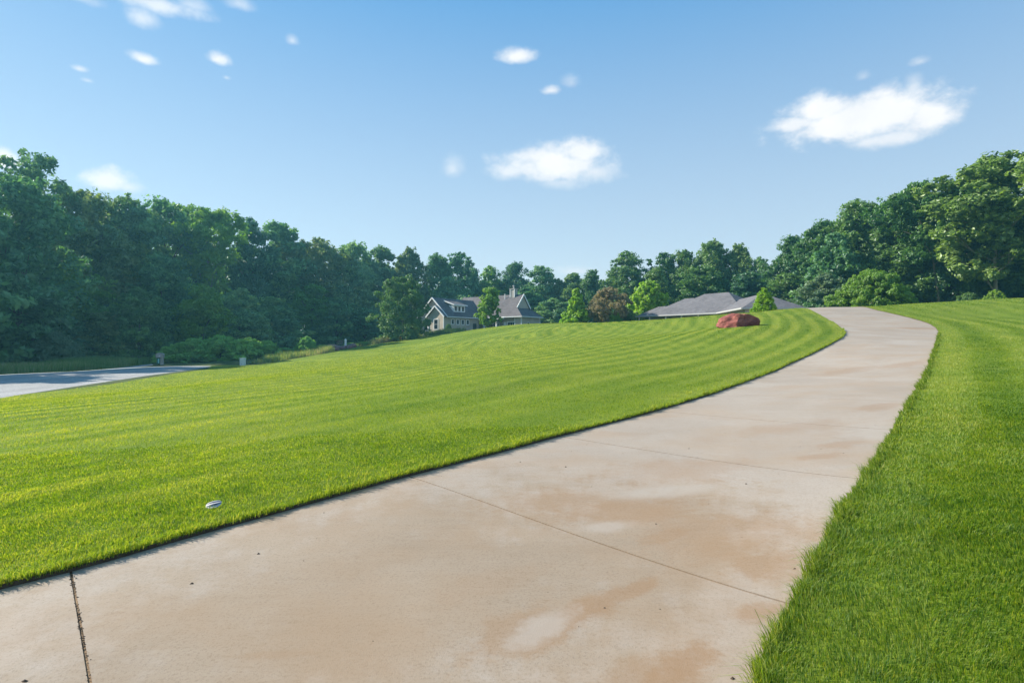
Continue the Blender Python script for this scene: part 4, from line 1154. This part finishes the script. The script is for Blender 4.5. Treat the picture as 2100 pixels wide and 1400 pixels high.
# ------------------------------------------------------------------ mailbox pillar, utility box, litter, grit
x, y = at(329, 748); z = tz(x, y)
s = y / F
o = empty('mailbox', (x, y, z), R(18)); tag(o, 'stone pillar mailbox with green newspaper box beside the gravel road', 'mailbox')
m = MB(); m.box(.02, .30, -.18, .18, -.1, .82); m.build('pillar', M['cut_stone'], o, bevel=.015)
m = MB(); m.box(-.40, .34, -.32, .32, .82, 1.17); m.build('head', M['cut_stone'], o, bevel=.03)
cp = MB()
pr = [(-.42, 1.17), (.36, 1.17), (.36, 1.21), (.24, 1.31), (-.05, 1.36), (-.34, 1.30), (-.42, 1.21)]
cp.v = [(a, -.34, b) for a, b in pr] + [(a, .34, b) for a, b in pr]; k = len(pr)
cp.f = [tuple(range(k)), tuple(range(2*k - 1, k - 1, -1))] + [(i, k + i, k + (i+1) % k, (i+1) % k) for i in range(k)]
cp.build('cap', M['cut_stone'], o)
m = MB(); m.box(-.17, .12, -.335, -.318, .90, 1.14); dd = m.build('door', plain('mailbox_door', (.45,.38,.40), .4, .08), o)
m = MB(); m.box(-.05, .02, -.35, -.334, .98, 1.04); m.build('handle', M['white'], dd)
m = MB(); m.box(-.34, -.04, -.22, .18, .12, .80); nb = m.build('newspaper_box', plain('green_plastic', (.01,.10,.075), .5, .1), o, bevel=.02)
m = MB(); m.box(-.2, -.05, -.235, -.218, .2, .70); m.build('paper_label', plain('pale_green_label', (.30,.62,.58), .5, .06), nb)
x, y = at(498, 749); z = tz(x, y); s = y / F
o = empty('utility_box', (x, y, z), R(8)); tag(o, 'small white utility box standing on the grass before the bushes', 'utility box')
m = MB(); m.box(-.26, .26, -.2, .2, -.1, .70); bd = m.build('body', plain('pale_box_paint', (.62,.68,.66), .55, .05), o, bevel=.02)
m = MB(); m.box(-.29, .29, -.23, .23, .70, .77); m.build('lid', plain('pale_lid_paint', (.72,.76,.74), .5, .05), o, bevel=.02)
m = MB(); m.box(-.20, .20, -.212, -.199, .1, .62); dr_ = m.build('door', plain('pale_door_paint', (.58,.64,.62), .5, .05), o)
m = MB(); m.box(-.08, -.02, -.228, -.211, .14, .18); m.build('latch', M['sash'], dr_)

def litter():
    x, y = at(443, 1038); z = tz(x, y)
    m, nt, out = nodes_of('striped_plastic'); t = NT(nt)
    w = t.attr('band')
    c = t.mix(w, (.40,.40,.43), (.05,.055,.08)); t.l(t.bsdf(c, .5, t.bump(t.noise(t.objc(), 60, 3), .3, .003), .4), out.inputs[0])
    n1, n2 = 36, 24; vs, fs, band = [], [], []
    for i in range(n1 + 1):
        u = i / n1 * 2 - 1
        for j in range(n2 + 1):
            v = j / n2 * 2 - 1
            wd = .085 * (1 - u * u) ** .5 + .004
            band.append(1.0 if (abs(v + .12 + .1 * u) < .13 or abs(v - .62 + .1 * u) < .13) else 0.0)
            vs.append((u * .125, v * wd + .03 * u * u, .040 * (1 - u * u) * (1 - .6 * v * v) + .010 * math.cos(v * 6.6) * (1 - u * u)))
    for i in range(n1):
        for j in range(n2):
            a = i * (n2 + 1) + j; fs.append((a, a + n2 + 1, a + n2 + 2, a + 1))
    me = bpy.data.meshes.new('litter'); me.from_pydata(vs, [], fs); me.update()
    ba = me.attributes.new('band', 'FLOAT', 'POINT'); ba.data.foreach_set('value', band)
    me.polygons.foreach_set('use_smooth', [True] * len(fs)); me.materials.append(m)
    o = link(bpy.data.objects.new('litter', me)); o.scale = (.54, .54, .42); o.location = (x, y - .04, z + .021); o.rotation_euler = (R(30), R(-10), R(24))
    sm = o.modifiers.new('thickness', 'SOLIDIFY'); sm.thickness = .004
    tag(o, 'white plastic litter with dark stripes half sunk in the grass', 'litter')
litter()

def grit():
    g = random.Random(5); m = MB(); pts = []
    for (px, py) in [(394,1187),(1345,1067),(51,1384),(1502,1378),(530,1127),(1530,986),(1240,1236),(1630,1157),(1160,952),(1067,942),(1413,915),(1730,924)]: pts.append((at(px, py), g.uniform(.006, .011)))
    for _ in range(170):
        i = g.randrange(8, 90); t = g.random(); a, b = LE[min(i, len(LE) - 1)], RE[min(i, len(RE) - 1)]
        pts.append(((a[0] + (b[0] - a[0]) * t, a[1] + (b[1] - a[1]) * t), g.uniform(.0015, .005)))
    ja, jb = J1
    for _ in range(260):
        t = g.random() * .5; pts.append(((ja[0] + (jb[0] - ja[0]) * t + g.gauss(0, .006), ja[1] + (jb[1] - ja[1]) * t + g.gauss(0, .006)), g.uniform(.0015, .0055)))
    for (x, y), r in pts:
        if y < 1: continue
        z = tz(x, y) - .030 + r * .3; a = g.uniform(0, 6.28); k = g.uniform(.8, 2.2); b = len(m.v)
        for j in range(5):
            th = a + j * 1.2566; rr = r * g.uniform(.7, 1.2)
            m.v.append((x + math.cos(th) * rr * k, y + math.sin(th) * rr, z - r * .35))
        m.v.append((x, y, z + r * .8))
        for j in range(5): m.f.append((b + j, b + (j + 1) % 5, b + 5))
    o = m.build('debris', plain('dark_crumbs', (.085,.06,.042), .9, .3)); tag(o, 'dark crumbs of soil and twigs scattered on the concrete', kind='stuff')
grit()

x, y = (-17.6, 105.0); z = tz(x, y)
o = empty('fence', (x, y, z), -.5); tag(o, 'short grey garden fence beside the gable end of the tan house', 'fence')
m = MB()
for i in range(9): m.box(-.9 + i * .2, -.72 + i * .2, 0, .03, -.2, 1.6)
m.build('board_panel', M['siding2'], o)
for sx in (-.95, .95):
    m = MB(); m.box(sx - .06, sx + .06, -.05, .07, -.2, 1.75); m.build('post', M['white'], o)

# ------------------------------------------------------------------ sky, sun, camera
AZ, EL = R(-70), R(34)
world = bpy.data.worlds.new('World'); scene.world = world; world.use_nodes = True
nt = world.node_tree; nt.nodes.clear(); t = NT(nt)
wo = t.n('ShaderNodeOutputWorld'); bg = t.n('ShaderNodeBackground'); t.l(bg.outputs[0], wo.inputs[0])
sky = t.n('ShaderNodeTexSky', sky_type='NISHITA'); sky.sun_disc = False; sky.sun_elevation = EL; sky.sun_rotation = AZ
sky.air_density = 1.0; sky.dust_density = .15; sky.ozone_density = 2.2; sky.altitude = 200
bg.inputs[1].default_value = .12
d = t.n('ShaderNodeTexCoord').outputs['Generated']
sp = t.n('ShaderNodeSeparateXYZ'); t.l(d, sp.inputs[0])
az = t.math('ARCTAN2', sp.outputs[0], sp.outputs[1]); el = t.math('ARCSINE', sp.outputs[2])
n1 = t.noise(t.scaled(d, 1, 1, 1.3), 14, 8, .62); n2 = t.noise(t.scaled(d, 1, 1, 1.5), 34, 6, .62)
warp = t.math('ADD', t.math('MULTIPLY', t.math('SUBTRACT', n1, .5), 2.2), t.math('MULTIPLY', t.math('SUBTRACT', n2, .5), 1.9))
mask = None
def cloud(px, py, wpx, hpx, k=1.0, soft=.55, flat=1.5):
    global mask
    if wpx < 70: wpx, hpx, k = wpx * 1.3, hpx * 1.35, min(1, k * 1.15)
    u, v = (px - CX) / F, (CY - py) / F
    a0 = math.atan(u); e0 = math.atan(v / math.hypot(1, u))
    ra = wpx / 2 / F * math.cos(a0) ** 2; re = hpx / 2 / F * math.cos(e0) ** 2 / math.hypot(1, u)
    da = t.math('DIVIDE', t.math('SUBTRACT', az, a0), ra); de = t.math('DIVIDE', t.math('SUBTRACT', el, e0), re)
    de = t.math('MULTIPLY', de, t.math('ADD', t.math('MULTIPLY', t.math('LESS_THAN', de, 0), flat - 1), 1.0))
    r = t.math('SQRT', t.math('ADD', t.math('MULTIPLY', da, da), t.math('MULTIPLY', de, de)))
    f = t.math('SUBTRACT', 1.0, t.math('SUBTRACT', r, t.math('MULTIPLY', warp, .55)))
    f = t.math('MULTIPLY', t.rng(f, -.20, soft * 1.4, 0, 1, True), k)
    mask = f if mask is None else t.math('MAXIMUM', mask, f)
for c in [(1765,240,330,120,1.0,.5,1.2),(1140,338,220,96,1.0,.6,1.2),(1772,250,400,96,1.0,.42,1.3),(1700,222,190,70,1.0,.5,1.0),(1800,214,190,74,1.0,.5,1.0),(1905,240,150,84,1.0,.5,1.0),(1630,256,130,42,.9,.5,1.0),(1830,284,190,40,.8,.6,1.0),(1872,184,44,56,.55,.8,1.0),
          (1140,340,250,76,.95,.55,1.0),(1100,322,120,50,.95,.6,1.0),(1190,312,120,64,.95,.5,1.0),(1050,350,110,44,.8,.7,1.0),(1215,352,120,60,.7,.8,1.0),(1150,375,120,30,.5,.8,1.0),
          (928,345,44,50,.5,.9),(1058,117,62,34,.85,.6),(1132,186,38,20,.75,.7),
          (1172,170,40,34,.4,.9),(1888,127,44,22,.5,.9),(225,372,110,60,.95,.5),(262,384,80,40,.7,.7),(5,330,70,54,.9,.5),(310,6,240,50,.75,.7,1.2),(292,40,56,50,.6,.8),(390,10,90,44,.5,.9),(170,0,110,40,.5,.9),
          (296,122,56,26,.85,.6),(447,122,44,32,.9,.5),(164,142,30,14,.6,.9),(180,166,26,10,.4,.9),(600,84,24,22,.5,.9),(464,160,16,10,.45,.9),(490,8,60,30,.4,.9),
          (1180,556,110,26,.45,.9),(1770,158,30,22,.3,.9)]:
    cloud(*c)
hs = t.n('ShaderNodeHueSaturation'); t.l(sky.outputs[0], hs.inputs['Color']); hs.inputs['Saturation'].default_value = 1.0; hs.inputs['Value'].default_value = 1.0
shade = t.mix(t.rng(n1, .3, .7), (3.55,3.62,3.75), (4.0,4.0,4.0))
# the clear air of the photograph is more even than the model: lift it towards a pale summer blue by height
grad = t.mix(t.rng(el, 0.0, .55, 0, 1), (2.75,3.05,3.12), (.52,1.48,2.75))
clear = t.mix(.86, hs.outputs[0], grad)
colr = t.mix(mask, clear, shade)
t.l(colr, bg.inputs[0])

sd = bpy.data.lights.new('sun', 'SUN'); sd.energy = 4.2; sd.angle = R(.6); sd.color = (1.0, .93, .80)
so = link(bpy.data.objects.new('sun', sd))
S3 = Vector((math.sin(AZ) * math.cos(EL), math.cos(AZ) * math.cos(EL), math.sin(EL)))
so.rotation_euler = S3.to_track_quat('Z', 'Y').to_euler(); so.location = S3 * 100

cd = bpy.data.cameras.new('camera'); cd.sensor_width = 36; cd.lens = 36 * F / 2100; cd.clip_end = 3000; cd.clip_start = .05
co = link(bpy.data.objects.new('camera', cd)); co.location = (0, 0, EYE); co.rotation_euler = (R(90), 0, 0)
scene.camera = co
scene.view_settings.view_transform = 'Standard'; scene.view_settings.look = 'None'
scene.view_settings.exposure = 1.15; scene.view_settings.gamma = 1.0
scene.render.engine = 'CYCLES'
scene.cycles.max_bounces = 8; scene.cycles.diffuse_bounces = 4; scene.cycles.transmission_bounces = 5; scene.cycles.glossy_bounces = 2
scene.cycles.sample_clamp_indirect = 6

# added haze volume: its blue-green stands in for the lens-flare veil on trees
hz = MB(); hz.box(-140, 140, -40, 230, -3.5, 42)
def haze():
    m, nt, out = nodes_of('veil_haze'); t = NT(nt)
    v = t.n('ShaderNodeVolumePrincipled'); v.inputs['Density'].default_value = .00055; v.inputs['Color'].default_value = (.26, .78, 1.0, 1); v.inputs['Anisotropy'].default_value = .35
    t.l(v.outputs[0], out.inputs['Volume']); return m
tag(hz.build('haze', haze()), kind='stuff')
scene.cycles.volume_bounces = 0

scene.cycles.use_denoising = True
